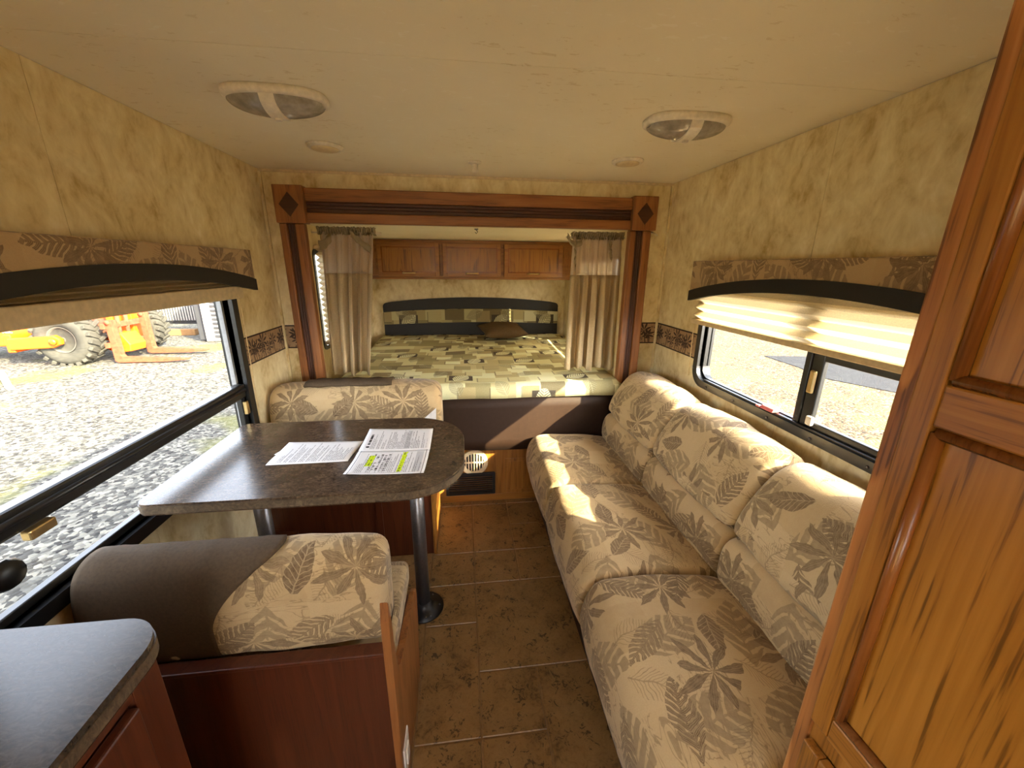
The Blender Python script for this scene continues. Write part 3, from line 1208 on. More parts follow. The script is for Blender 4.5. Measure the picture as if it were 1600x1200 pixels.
valance(XL, 1, 0.66, 1.905, 1.556, 1.388, 1.448, 'leaf print valance with arched black band over the dinette window')
valance(XR, -1, 0.53, 1.845, 1.531, 1.347, 1.418, 'leaf print valance with arched black band over the sofa window')


def shade(xw, sgn, y0, y1, zt, zb, pl, depth, label, cords, rail=0.026, off=0.032, tilt=0.0, mat=None):
    root = thing('pleated_shade', label, 'blind', (xw + sgn * off, (y0 + y1) / 2, zb))
    bm = bmesh.new()
    n = max(2, int((zt - zb - rail) / pl)) * 2
    rows = []
    ny = 10
    for k in range(n + 1):
        z = zb + rail + (zt - zb - rail) * k / n
        d = depth / 2 if k % 2 else -depth / 2
        rows.append([bm.verts.new((xw + sgn * (off + d), y0 + 0.006 + (y1 - y0 - 0.012) * j / ny, z + tilt * (j / ny - .5))) for j in range(ny + 1)])
    for k in range(n):
        for j in range(ny):
            bm.faces.new((rows[k][j], rows[k][j + 1], rows[k + 1][j + 1], rows[k + 1][j]))
    finish('pleats', from_bm(bm), mat or M_shade, root)
    x0, x1 = sorted((xw + sgn * (off - 0.014), xw + sgn * (off + 0.014)))
    box('bottom_rail', (x0, x1, y0, y1, zb, zb + rail), M_cream, root, bev=0.003)
    box('head_rail', (x0, x1, y0, y1, zt, zt + 0.02), M_cream, root, bev=0.003)
    for (y, z1_, z2_) in cords:
        tube('pull_cord', [(xw + sgn * off, y, z1_), (xw + sgn * (off - 0.004), y, (z1_ + z2_) / 2), (xw + sgn * (off - 0.01), y, z2_)], 0.0016, M_cord, root, n=6)
    return root


shade(XL, 1, 0.70, 1.862, 1.50, 1.358, 0.012, 0.024, 'cream pleated shade drawn up over the dinette window', [(1.853, 1.36, 0.78)], 0.05, 0.03)
shade(XR, -1, 0.57, 1.858, 1.49, 1.236, 0.034, 0.026, 'cream pleated shade half lowered over the sofa window', [(1.85, 1.236, 0.965)], 0.022, 0.03)
shade(SX0, 1, 2.49, 3.31, 1.585, 1.03, 0.03, 0.02, 'cream pleated shade on the window left of the bed', [], 0.02, 0.02, mat=M_shade_thick)
shade(SX1, -1, 2.49, 3.31, 1.585, 1.03, 0.03, 0.02, 'cream pleated shade on the window right of the bed', [], 0.02, 0.02, mat=M_shade_thick)
o = thing('cord_cleat', 'tiny clear cleat holding the shade cord beside the sofa window', 'cleat', (XR - 0.008, 1.845, 1.005))
lathe('ring', [(0.004, 0), (0.009, 0.002), (0.009, 0.006), (0.003, 0.008)], (XR - 0.012, 1.845, 1.01), M_white, o, n=14, axis='x')
box('peg', (XR - 0.014, XR - 0.0005, 1.82, 1.842, 1.007, 1.013), M_white, o, bev=0.002)
o = thing('window_wedge', 'small faded pink plastic wedge on the sofa window sill', 'wedge', (XR - 0.002, 1.30, WR[2] + 0.0085))
prism('wedge_body', [(XR - 0.022, WR[2] + 0.0085), (XR + 0.010, WR[2] + 0.0085), (XR + 0.010, WR[2] + 0.03), (XR - 0.016, WR[2] + 0.02)], 'y', 1.272, 1.335, M_pink, o, bev=0.003)
box('wedge_tab', (XR - 0.026, XR - 0.008, 1.335, 1.355, WR[2] + 0.0085, WR[2] + 0.016), M_pink, o, bev=0.002)


# ------------------------------------------------------------------ bed in the slide-out
bed = thing('bed_base', 'oak panelled bed base with a dark brown vinyl upper skirt', 'bed base', (0.05, 3.0, 0))
box('oak_front_panel', (OX0 + 0.002, OX1 - 0.002, 2.300, 2.325, 0.001, 0.42), M_oak_z, bed)
box('oak_kick', (OX0 + 0.002, OX1 - 0.002, 2.296, 2.3, 0.001, 0.05), M_oak_x, bed, bev=0.0015)
sk = []
nn = 20
bm = bmesh.new()
rows = []
for k in range(nn + 1):
    x = -0.79 + (1.735) * k / nn
    rows.append([bm.verts.new((x, 2.232 + 0.004 * math.sin(k * 1.7) * (j / 5), 0.745 - (0.745 - 0.405) * j / 5 + (0.006 * math.sin(k * .9) if j == 5 else 0))) for j in range(6)])
for k in range(nn):
    for j in range(5):
        bm.faces.new((rows[k][j], rows[k + 1][j], rows[k + 1][j + 1], rows[k][j + 1]))
me = from_bm(bm)
skirt = finish('brown_skirt', me, M_brown_vinyl, bed, smooth=True)
sm = skirt.modifiers.new('thick', 'SOLIDIFY')
sm.thickness = 0.012
sm.offset = 0
box('platform', (-0.79, 0.935, 2.335, 3.845, 0.55, 0.70), M_oak_x, bed)
box('platform_front', (-0.79, 0.935, 2.245, 2.335, 0.43, 0.72), M_oak_x, bed)
dr = boxes('access_door', [(0.245, 0.455, 2.2935, 2.30, 0.075, 0.305)], M_oak_z, bed, bev=0.003)
box('door_field', (0.265, 0.435, 2.2905, 2.294, 0.095, 0.285), M_oak_z, dr, bev=0.002)

vent = thing('floor_register', 'round pale grille set in the oak bed base', 'vent', (0.045, 2.296, 0.21))
ring_frame('rim', [(0.045 + 0.088 * math.cos(t * PI / 16), 0.288 + 0.088 * math.sin(t * PI / 16)) for t in range(32)],
           [(0.045 + 0.064 * math.cos(t * PI / 16), 0.288 + 0.064 * math.sin(t * PI / 16)) for t in range(32)], 'y', 2.288, 2.2995, M_cream, vent)
lathe('dark_throat', [(0.064, 0), (0.064, 0.003)], (0.045, 2.2965, 0.288), M_blackpl, vent, axis='y')
for k in range(-3, 4):
    h = math.sqrt(0.062 ** 2 - (k * 0.0175) ** 2)
    for (a, b) in ((0.288 - h, 0.284), (0.292, 0.288 + h)):
        if b - a > 0.008:
            bm = bmesh.new()
            bm_box(bm, 0.045 + k * 0.0175 - 0.0032, 0.045 + k * 0.0175 + 0.0032, 2.289, 2.2965, a, b)
            finish('slat', from_bm(bm), M_cream, vent)
box('cross_bar', (-0.017, 0.107, 2.289, 2.2965, 0.284, 0.292), M_cream, vent)
gr = thing('return_grille', 'flat black rectangular return grille low on the oak bed base', 'vent', (0.02, 2.296, 0.055))
ring_frame('grille_frame', rounded_rect(-0.14, 0.18, 0.058, 0.215, [0.008] * 4, 3), rounded_rect(-0.122, 0.162, 0.075, 0.198, [0.004] * 4, 3), 'y', 2.286, 2.2955, M_blackpl, gr)
for k in range(8):
    z = 0.078 + k * 0.0152
    box('louvre', (-0.122, 0.162, 2.2885, 2.2955, z, z + 0.008), M_blackpl, gr)

# mattress with a fitted quilt, crowned a little towards the head
bm = bmesh.new()
uvl = bm.loops.layers.uv.new('UVMap')
x0, x1, y0, y1 = -0.785, 0.974, 2.208, 3.788
nx, ny = 40, 36


def mz(u, v):
    return 0.836 + 0.032 * v + 0.006 * math.sin(u * 7) * math.sin(v * 9)


grid = []
prof = [(0.0, -0.088), (0.0, -0.045), (0.006, -0.022), (0.02, -0.006), (0.045, 0.0)]
ys = []
for d, dz in prof:
    ys.append((y0 + d, dz))
for k in range(1, ny + 1):
    ys.append((y0 + 0.045 + (y1 - y0 - 0.045) * k / ny, 0.0))
acc = 0
lens = [0]
for a, b in zip(ys, ys[1:]):
    acc += math.hypot(b[0] - a[0], b[1] - a[1])
    lens.append(acc)
for (y, dz) in ys:
    row = []
    for j in range(nx + 1):
        u = j / nx
        v = (y - y0) / (y1 - y0)
        e = min(u, 1 - u) * (x1 - x0)
        drop = 0.035 * (1 - min(1, e / 0.05)) ** 2
        wob = 0.004 * math.sin(u * 23 + y * 5) if dz == 0 else 0.003 * math.sin(u * 31)
        row.append(bm.verts.new((x0 + (x1 - x0) * u, y + (0.004 * math.sin(u * 19) if dz < -0.03 else 0), mz(u, v) + dz - drop * (1 if dz > -0.05 else 0) + wob * .6)))
    grid.append(row)
for i in range(len(grid) - 1):
    for j in range(nx):
        f = bm.faces.new((grid[i][j], grid[i][j + 1], grid[i + 1][j + 1], grid[i + 1][j]))
        for lp, (ii, jj) in zip(f.loops, ((i, j), (i, j + 1), (i + 1, j + 1), (i + 1, j))):
            lp[uvl].uv = (x0 + (x1 - x0) * jj / nx, lens[ii])
# underside and sides
bt = [[bm.verts.new((x, y, 0.748)) for x in (x0, x1)] for y in (y0 + 0.004, y1)]
f = bm.faces.new((bt[0][0], bt[0][1], bt[1][1], bt[1][0]))
bm.faces.new([grid[0][j] for j in range(nx + 1)][::-1] + [bt[0][0], bt[0][1]])
bm.faces.new([g[0] for g in grid] + [bt[1][0], bt[0][0]])
bm.faces.new([g[nx] for g in grid][::-1] + [bt[0][1], bt[1][1]])
bm.faces.new(grid[-1] + [bt[1][1], bt[1][0]])
me = from_bm(bm)
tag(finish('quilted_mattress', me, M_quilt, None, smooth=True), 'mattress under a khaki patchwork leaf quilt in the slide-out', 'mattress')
box('mattress_board', (-0.79, 0.935, 2.236, 3.82, 0.722, 0.746), M_brown_vinyl, bed)

# headboard
hb = thing('headboard', 'arched black headboard with a patchwork fabric stripe', 'headboard', (0.09, 3.83, 0.85))


def hbpoly(zlo, zhi, arch_lo, arch_hi, rnd=0.0):
    n = 24
    xa, xb = -0.735, 0.915
    up = []
    for k in range(n + 1):
        t = k / n
        z = zhi + arch_hi * (1 - (2 * t - 1) ** 2)
        if rnd:
            e = min(t, 1 - t) * (xb - xa)
            if e < rnd:
                z -= rnd - math.sqrt(max(0, rnd ** 2 - (rnd - e) ** 2))
        up.append((xa + (xb - xa) * t, z))
    if rnd:
        extra = []
        for k in range(1, 5):
            e = rnd * (1 - math.cos(k / 5 * PI / 2))
            extra.append((xa + e, zhi - rnd + math.sqrt(max(0, rnd ** 2 - (rnd - e) ** 2))))
        up = [up[0]] + extra + up[1:-1] + [(xb - (p[0] - xa), p[1]) for p in reversed(extra)] + [up[-1]]
    dn = [(xa + (xb - xa) * (1 - k / n), zlo + arch_lo * (1 - (1 - 2 * k / n) ** 2)) for k in range(n + 1)]
    return up + dn


prism('lower_pad', hbpoly(0.852, 0.966, 0.0, 0.018), 'y', 3.795, 3.848, M_black_vinyl, hb, bev=0.006)
prism('patchwork_stripe', hbpoly(0.968, 1.082, 0.018, 0.028), 'y', 3.790, 3.848, M_headpat, hb, bev=0.006)
prism('upper_pad', hbpoly(1.084, 1.165, 0.028, 0.05, 0.03), 'y', 3.795, 3.848, M_black_vinyl, hb, bev=0.006)

# throw pillow
bm = bmesh.new()
nu, nv = 22, 22
G = {}
for s in (1, -1):
    for i in range(nu + 1):
        for j in range(nv + 1):
            u, v = 2 * i / nu - 1, 2 * j / nv - 1
            if s == -1 and (i in (0, nu) or j in (0, nv)):
                G[s, i, j] = G[1, i, j]
                continue
            pin = 1 - 0.13 * (abs(u) ** 2) * (1 - abs(v) ** 3) - 0.0
            th = 0.062 * ((1 - u ** 2) * (1 - v ** 2)) ** 0.45
            wr = 0.004 * math.sin(u * 9 + v * 7) * (1 - u * u)
            bx = u * 0.205 * (1 - 0.12 * (1 - v * v) * abs(u))
            by = v * 0.16 * (1 - 0.12 * (1 - u * u) * abs(v))
            G[s, i, j] = bm.verts.new((bx, by, s * (th + (wr if s > 0 else 0))))
for s in (1, -1):
    for i in range(nu):
        for j in range(nv):
            q = [G[s, i, j], G[s, i + 1, j], G[s, i + 1, j + 1], G[s, i, j + 1]]
            if len(set(q)) == 4:
                bm.faces.new(q if s > 0 else q[::-1])
me = from_bm(bm)
me.transform(Matrix.Translation((0.35, 3.555, 0.945)) @ Matrix.Rotation(0.2, 4, 'Z') @ Matrix.Rotation(0.16, 4, 'X'))
tag(finish('throw_pillow', me, M_pillow, None, smooth=True), 'small brown throw pillow lying against the headboard', 'pillow')


# ------------------------------------------------------------------ overhead cabinet above the bed
cb = thing('overhead_cabinet', 'oak overhead cabinet with three doors above the headboard', 'cabinet', (0.07, 3.72, 1.385))
CX0, CX1, CY, C0, C1 = -0.840, 0.980, 3.60, 1.388, 1.708
box('cabinet_body', (CX0, CX1, CY + 0.006, 3.846, C0, C1), M_oak_x, cb)
boxes('face_frame', [(CX0, CX1, CY - 0.008, CY + 0.006, C0, C0 + 0.03), (CX0, CX1, CY - 0.008, CY + 0.006, 1.676, C1), (CX0, -0.70, CY - 0.008, CY + 0.006, C0 + 0.03, 1.676),
                     (-0.19, -0.165, CY - 0.008, CY + 0.006, C0 + 0.03, 1.676), (0.34, 0.365, CY - 0.008, CY + 0.006, C0 + 0.03, 1.676), (0.885, CX1, CY - 0.008, CY + 0.006, C0 + 0.03, 1.676)], M_oak_x, cb, bev=0.002)
box('under_moulding', (CX0, CX1, CY - 0.016, CY - 0.008, C0 - 0.002, C0 + 0.014), M_oak_x, cb, bev=0.003)
for k in range(5):
    xx = 0.895 + k * 0.015
    box('flute', (xx, xx + 0.009, CY - 0.014, CY - 0.008, C0 + 0.035, 1.668), M_oak_z, cb, bev=0.003)
for k in range(5):
    xx = -0.815 + k * 0.02
    box('flute', (xx, xx + 0.012, CY - 0.014, CY - 0.008, C0 + 0.035, 1.668), M_oak_z, cb, bev=0.003)


def cab_door(xa, xb, za, zb, yf, parent):
    s = 0.036
    d = boxes('door', [(xa, xa + s, yf - 0.018, yf, za, zb), (xb - s, xb, yf - 0.018, yf, za, zb), (xa + s, xb - s, yf - 0.018, yf, za, za + s), (xa + s, xb - s, yf - 0.018, yf, zb - s, zb)],
              M_oak_x, parent, bev=0.003)
    prism_pts = (xa + s, xb - s, za + s, zb - s)
    bm = bmesh.new()
    frame_bm(bm, [(xa + s, za + s), (xb - s, za + s), (xb - s, zb - s), (xa + s, zb - s)],
             [(xa + s + .02, za + s + .02), (xb - s - .02, za + s + .02), (xb - s - .02, zb - s - .02), (xa + s + .02, zb - s - .02)], 'y', yf - 0.004, yf - 0.010)
    finish('panel_bevel', from_bm(bm), M_panel, d)
    box('door_panel', (xa + s + .02, xb - s - .02, yf - 0.013, yf - 0.004, za + s + .02, zb - s - .02), M_panel, d)
    cx = (xa + xb) / 2
    hz = za + 0.028
    ring_frame('panel_bead', [(xa + s - .003, za + s - .003), (xb - s + .003, za + s - .003), (xb - s + .003, zb - s + .003), (xa + s - .003, zb - s + .003)],
               [(xa + s + .006, za + s + .006), (xb - s - .006, za + s + .006), (xb - s - .006, zb - s - .006), (xa + s + .006, zb - s - .006)], 'y', yf - 0.004, yf - 0.0195, M_bead, d)
    hd = tube('handle', [(cx - 0.05, yf - 0.018, hz), (cx - 0.045, yf - 0.034, hz), (cx - 0.02, yf - 0.04, hz), (cx + 0.02, yf - 0.04, hz), (cx + 0.045, yf - 0.034, hz), (cx + 0.05, yf - 0.018, hz)],
              [0.009, 0.009, 0.006, 0.006, 0.009, 0.009], M_brass, d, n=8)
    return d


for xa, xb in ((-0.705, -0.192), (-0.164, 0.338), (0.366, 0.885)):
    cab_door(xa, xb, C0 + 0.022, 1.684, CY - 0.009, cb)

# small fixture on the slide ceiling
o = thing('ceiling_hook', 'tiny dark fixture on the pale ceiling over the bed', 'hook', (0.09, 2.52, SZ1 - 0.03))
lathe('hook_base', [(0.012, 0), (0.012, -0.006), (0.004, -0.008)], (0.09, 2.52, SZ1 - 0.0002), M_steel, o, n=12)
tube('hook_wire', [(0.09, 2.52, SZ1 - 0.008), (0.098, 2.515, SZ1 - 0.018), (0.09, 2.515, SZ1 - 0.028), (0.082, 2.515, SZ1 - 0.02)], 0.002, M_blackpl, o, n=6)


# ------------------------------------------------------------------ curtains
def curtain(x0t, x1t, x0b, x1b, y, label, seed, ties):
    zt, zband, zb = 1.672, 1.452, 0.868
    root = thing('curtain', label, 'curtain', ((x0b + x1b) / 2, y, zb))
    rnd = random.Random(seed)
    n = 90
    nf = 4.5
    ph = rnd.uniform(0, 6)

    def pt(t, z):
        h = (zt - z) / (zt - zb)
        xa = x0t + (x0b - x0t) * h
        xb = x1t + (x1b - x1t) * h
        amp = 0.012 + 0.028 * min(1, h * 1.6)
        warp = t + 0.035 * math.sin(2 * PI * t * 1.3 + seed) + 0.01 * math.sin(z * 5 + seed) * h
        yy = y + amp * math.sin(2 * PI * nf * warp + ph) + 0.4 * amp * math.sin(2 * PI * nf * 2.3 * warp + ph * 2 + z)
        xx = xa + (xb - xa) * t + 0.010 * math.sin(4 * PI * nf * warp + ph) * min(1, h * 2)
        return (xx, yy, z + (0.012 * math.sin(t * 17 + seed) if h > 0.97 else 0))

    def sheet(nm, za, zc, mat, rows, off=0.0, parent=root, t0=0.0, t1=1.0):
        bm = bmesh.new()
        g = []
        for r in range(rows + 1):
            z = za + (zc - za) * r / rows
            row = []
            for k in range(n + 1):
                p = pt(t0 + (t1 - t0) * k / n, z)
                row.append(bm.verts.new((p[0], p[1] + off, p[2])))
            g.append(row)
        for r in range(rows):
            for k in range(n):
                bm.faces.new((g[r][k], g[r][k + 1], g[r + 1][k + 1], g[r + 1][k]))
        ob = finish(nm, from_bm(bm), mat, parent, smooth=True)
        s = ob.modifiers.new('thick', 'SOLIDIFY')
        s.thickness = 0.0012
        return ob
    sheet('sheer_band', zt, zband - 0.004, M_sheer, 8)
    low = sheet('linen_panel', zband, zb, M_linen, 22, -0.0015)
    # gathered ruffle heading
    bm = bmesh.new()
    g = []
    m = 160
    for k in range(m + 1):
        t = k / m
        xx = x0t - 0.01 + (x1t - x0t + 0.02) * t
        row = []
        for r in range(5):
            z = zt - 0.014 + 0.038 * r / 4
            a = 0.016 * (0.4 + abs(r - 1.5) / 2.5)
            row.append(bm.verts.new((xx + 0.004 * math.sin(k * 1.9 + r), y + a * math.sin(k * 0.95 + rnd.uniform(-.2, .2)) - 0.006, z + 0.004 * math.sin(k * .7 + r))))
        g.append(row)
    for k in range(m):
        for r in range(4):
            bm.faces.new((g[k][r], g[k + 1][r], g[k + 1][r + 1], g[k][r + 1]))
    rf = finish('ruffle_heading', from_bm(bm), M_ruffle, root, smooth=True)
    rf.modifiers.new('thick', 'SOLIDIFY').thickness = 0.0012
    # loose heading swags
    for (xa, za, xb, zb2, w, drop) in ties:
        bm = bmesh.new()
        g = []
        for k in range(13):
            t = k / 12
            x = xa + (xb - xa) * t
            z = za + (zb2 - za) * t - drop * math.sin(PI * t)
            g.append([bm.verts.new((x + 0.004 * math.sin(k * 1.3), y - 0.045 + 0.01 * math.sin(q * 2 + k * .8), z + (q / 3 - .5) * w)) for q in range(4)])
        for k in range(12):
            for q in range(3):
                bm.faces.new((g[k][q], g[k + 1][q], g[k + 1][q + 1], g[k][q + 1]))
        sw = finish('swag', from_bm(bm), M_ruffle, root, smooth=True)
        sw.modifiers.new('thick', 'SOLIDIFY').thickness = 0.0016
    tube('curtain_rod', [(x0t - 0.04, y, zt - 0.004), (x1t + 0.04, y, zt - 0.004)], 0.005, M_white, root, n=8)
    return root


curtain(-0.775, -0.485, -0.800, -0.575, 2.42, 'khaki linen curtain with sheer top band, left of the bed', 1.0,
        [(-0.60, 1.665, -0.50, 1.575, 0.04, 0.0), (-0.77, 1.60, -0.70, 1.655, 0.05, 0.02)])
curtain(0.655, 0.955, 0.640, 0.955, 2.42, 'khaki linen curtain with sheer top band, right of the bed', 2.4,
        [(0.61, 1.672, 0.70, 1.64, 0.03, 0.03), (0.66, 1.64, 0.665, 1.50, 0.03, 0.0), (0.865, 1.655, 0.885, 1.56, 0.06, 0.0)])
o = thing('curtain_hook', 'small white hook beside the right corner block', 'hook', (1.083, YB - 0.02, 1.675))
tube('hook_arm', [(1.078, YB - 0.001, 1.692), (1.082, YB - 0.03, 1.684), (1.092, YB - 0.045, 1.672)], 0.004, M_white, o, n=8)
box('hook_plate', (1.072, 1.084, YB - 0.004, YB - 0.0005, 1.684, 1.70), M_white, o, bev=0.001)


# ------------------------------------------------------------------ sofa
sofa = thing('sofa', 'long sofa in tan palm leaf fabric under the right window', 'sofa', (0.75, 1.33, 0))
SY = [2.195, 1.612, 1.03, 0.468]
box('plinth', (0.452, 1.12, 0.47, 2.18, 0.001, 0.24), M_brown_vinyl, sofa, bev=0.006)
seatp = [(0.355, 0.40), (0.37, 0.30), (0.42, 0.225), (0.60, 0.215), (0.90, 0.225), (0.93, 0.35), (0.90, 0.485), (0.70, 0.515), (0.50, 0.525), (0.395, 0.515)]
backp = [(0.835, 0.47), (0.830, 0.565), (0.85, 0.632), (0.905, 0.652), (1.06, 0.652), (1.10, 0.55), (1.06, 0.45), (0.92, 0.43)]
rollp = [(0.858, 0.672), (0.880, 0.75), (0.93, 0.83), (0.985, 0.895), (1.06, 0.915), (1.125, 0.885), (1.135, 0.78), (1.12, 0.665), (1.0, 0.655), (0.885, 0.648)]
for k in range(3):
    a1, a0 = SY[k], SY[k + 1]
    cushion('seat_cushion', seatp, 'y', a0 + 0.003, a1 - 0.003, 0.034, M_fabric, sofa, puff=0.010, wob=0.0025, uoff=(0.3 * k, 0.1))
    cushion('lower_back', backp, 'y', a0 + 0.003, a1 - 0.003, 0.03, M_fabric, sofa, puff=0.008, wob=0.0025, uoff=(0.9, 0.2 * k))
    cushion('back_roll', rollp, 'y', a0 + 0.003, a1 - 0.003, 0.036, M_fabric, sofa, puff=0.014, wob=0.003, uoff=(1.7 + .1 * k, 0.35))
tag(box('sofa_frame_rail', (0.80, 1.12, 2.2, 2.222, 0.001, 0.40), M_oak_z, bev=0.004), 'oak end board between sofa and bed base', 'board')


# ------------------------------------------------------------------ dinette
tb = thing('dinette_table', 'brown laminate dinette table with rounded end on two steel legs', 'table', (-0.5, 1.42, 0))
TZ = 0.83
ol = rounded_rect(-0.958, -0.012, 1.105, 1.725, [0.035, 0.2, 0.24, 0.035], 10)
prism('table_top', ol, 'z', TZ - 0.036, TZ, M_table, tb, bev=0.005)
ring_frame('edge_band', [p for p in inset_poly(ol, -0.0025)], ol, 'z', TZ - 0.031, TZ - 0.007, M_edge, tb)
for (x, y) in ((-0.212, 1.47), (-0.805, 1.45)):
    lg = tube('leg', [(x, y, 0.012), (x, y, TZ - 0.05)], 0.029, M_steel, tb, n=20)
    lathe('floor_flange', [(0.088, 0.0), (0.088, 0.006), (0.05, 0.014), (0.036, 0.03), (0.030, 0.04)], (x, y, 0.0004), M_blackpl, lg, n=26)
    lathe('top_flange', [(0.03, 0), (0.05, 0.01), (0.085, 0.02), (0.085, 0.03)], (x, y, TZ - 0.067), M_steel, lg, n=24)
    for q in range(6):
        lathe('screw', [(0.005, 0), (0.004, 0.003), (0.001, 0.004)], (x + 0.07 * math.cos(q * PI / 3), y + 0.07 * math.sin(q * PI / 3), 0.0088), M_steel, lg, n=8)

fb = thing('dinette_bench', 'cherry wood bench base at the far side of the dinette', 'bench', (-0.57, 2.0, 0))
box('front_panel', (-0.972, -0.185, 1.825, 1.84, 0.001, 0.425), M_cherry_z, fb)
box('end_panel', (-0.190, -0.174, 1.815, 2.205, 0.001, 0.425), M_oak_z, fb, bev=0.003)
box('bench_top', (-0.972, -0.190, 1.84, 2.205, 0.405, 0.425), M_cherry_z, fb)
boxes('mid_stile', [(-0.47, -0.44, 1.82, 1.825, 0.001, 0.425)], M_cherry_z, fb)
box('wall_cleat', (-0.972, -0.86, 1.60, 1.825, 0.001, 0.20), M_cherry_z, fb, bev=0.003)
seat = [(1.79, 0.44), (1.80, 0.427), (1.9, 0.427), (1.91, 0.427), (1.93, 0.44), (1.93, 0.525), (1.9, 0.535), (1.86, 0.535), (1.795, 0.525)]
tag(cushion('bench_seat_cushion', seat, 'x', -0.965, -0.165, 0.03, M_fabric, None, puff=0.006, uoff=(0.4, 0.6)), 'leaf print seat cushion on the far dinette bench', 'cushion')
back = [(1.94, 0.55), (1.925, 0.70), (1.94, 0.84), (1.99, 0.905), (2.08, 0.915), (2.15, 0.88), (2.17, 0.75), (2.17, 0.55), (2.05, 0.544)]
bc = tag(cushion('bench_back_cushion', back, 'x', -0.972, -0.128, 0.05, M_fabric, None, puff=0.012, wob=0.003, uoff=(0.15, 1.1), steps=20), 'leaf print back cushion on the far dinette bench by the bed', 'cushion')
bm = bmesh.new()
g = []
for i in range(17):
    t = i / 16
    row = []
    for j in range(7):
        s = j / 6
        y = 1.985 + 0.12 * s
        z = 0.9155 + 0.012 * math.sin(PI * min(1, s * 1.2)) + 0.0025 * math.sin(t * 26 + j)
        row.append(bm.verts.new((-0.80 + 0.425 * t + 0.03 * (s if t < .5 else -s * .2), y, z + (0.002 if s < .1 else 0.008))))
    g.append(row)
for i in range(16):
    for j in range(6):
        bm.faces.new((g[i][j], g[i + 1][j], g[i + 1][j + 1], g[i][j + 1]))
cp = finish('brown_cap', from_bm(bm), M_brownfab, bc, smooth=True)
cp['label'] = 'plain brown fabric strip along the cushion top'
cp.modifiers.new('thick', 'SOLIDIFY').thickness = 0.012
# small flat white triangle at the cushion corner
tri = thing('white_triangle', 'small white slip tucked beside the far bench cushion', 'paper', (-0.19, 1.92, 0.70))
prism('triangle', [(-0.245, 0.722), (-0.152, 0.735), (-0.15, 0.805)], 'y', 1.9155, 1.9165, M_whitepaper, tri)
prism('facet', [(-0.245, 0.722), (-0.152, 0.735), (-0.20, 0.742)], 'y', 1.9125, 1.9150, M_whitepaper, tri)

# near bench: back panel, scooped end panel, cushions
nb = thing('dinette_bench', 'cherry wood bench with scooped end panel nearest the viewer', 'bench', (-0.6, 1.0, 0))
box('back_panel', (-0.972, -0.221, 0.835, 0.852, 0.001, 0.505), M_cherry_z, nb)
box('top_cap', (-0.972, -0.221, 0.83, 0.868, 0.498, 0.510), M_cherry_z, nb, bev=0.003)
box('seat_box', (-0.972, -0.221, 0.852, 1.165, 0.001, 0.375), M_cherry_z, nb)
scoop = [(0.783, 0.0015), (0.783, 0.56), (0.785, 0.66), (0.793, 0.715), (0.803, 0.705), (0.812, 0.64), (0.822, 0.52), (0.836, 0.452), (0.862, 0.425),
         (0.95, 0.402), (1.08, 0.385), (1.18, 0.372), (1.213, 0.355), (1.222, 0.32), (1.212, 0.22), (1.178, 0.08), (1.165, 0.0015)]
ep = prism('end_panel', scoop, 'x', -0.220, -0.200, M_trim_z, nb, bev=0.004)
ep['label'] = 'scooped end panel'
sp = box('switch_plate', (-0.200, -0.196, 0.795, 0.865, 0.07, 0.185), M_white, nb, bev=0.0015)
box('rocker', (-0.196, -0.192, 0.815, 0.845, 0.10, 0.155), M_white, sp, bev=0.001)
seat2 = [(0.865, 0.39), (0.875, 0.377), (1.05, 0.377), (1.22, 0.378), (1.235, 0.40), (1.235, 0.465), (1.20, 0.479), (1.05, 0.480), (0.885, 0.475), (0.862, 0.455)]
tag(cushion('bench_seat_cushion', seat2, 'x', -0.968, -0.2215, 0.02, M_fabric, None, puff=0.004, uoff=(0.1, 0.2)), 'leaf print seat cushion on the near dinette bench, under the table edge', 'cushion')
back2 = [(0.878, 0.512), (0.872, 0.60), (0.876, 0.71), (0.89, 0.765), (0.935, 0.79), (0.99, 0.78), (1.015, 0.73), (1.015, 0.60), (1.0, 0.495), (0.94, 0.494), (0.892, 0.500)]
bc2 = tag(cushion('bench_back_cushion', back2, 'x', -0.972, -0.225, 0.045, M_fabric, None, puff=0.006, wob=0.002, uoff=(0.72, 0.55), steps=20),
          'leaf print back cushion half covered in brown fabric, nearest the viewer', 'cushion')
# brown cover wrapped over rear and top of the cushion, its edge sweeping from top to rear
pr = smooth_poly(back2, 3)
zmin = min(range(len(pr)), key=lambda k: (pr[k][1] - 0.0, pr[k][0]))
open_prof = sorted([p for p in pr if p[0] < 0.915 or p[1] > 0.755], key=lambda p: math.atan2(p[1] - 0.64, p[0] - 0.945) % (2 * PI), reverse=True)
st = max(range(len(open_prof)), key=lambda k: ((math.atan2(open_prof[k][1] - 0.66, open_prof[k][0] - 0.94) % (2 * PI))))
bm = bmesh.new()
uvl = bm.loops.layers.uv.new('UVMap')
g = []
op = inset_poly(open_prof, 0)
cx_, cz_ = 0.945, 0.64
for (yy, zz) in open_prof:
    v = Vector((yy - cx_, zz - cz_)).normalized() * 0.0095
    h = (zz - 0.50) / 0.29
    edge = -0.655 + 0.175 * max(0, min(1, (h - 0.35) / 0.65)) ** 1.6
    left = -0.955 + 0.01 * h
    row = []
    for k in range(31):
        t = k / 30
        x = left + (edge - left) * t
        ridge = 0.0018 * max(0, math.sin(x * 52 + zz * 14)) ** 6 * (1 if h > .85 else 0)
        row.append(bm.verts.new((x, yy + v.x, zz + v.y + ridge)))
    g.append(row)
for i in range(len(g) - 1):
    for k in range(30):
        bm.faces.new((g[i][k], g[i][k + 1], g[i + 1][k + 1], g[i + 1][k]))
cv = finish('brown_cover', from_bm(bm), M_brownfab, bc2, smooth=True)
cv['label'] = 'plain brown fabric cover with a curved edge'
cv.modifiers.new('thick', 'SOLIDIFY').thickness = 0.005


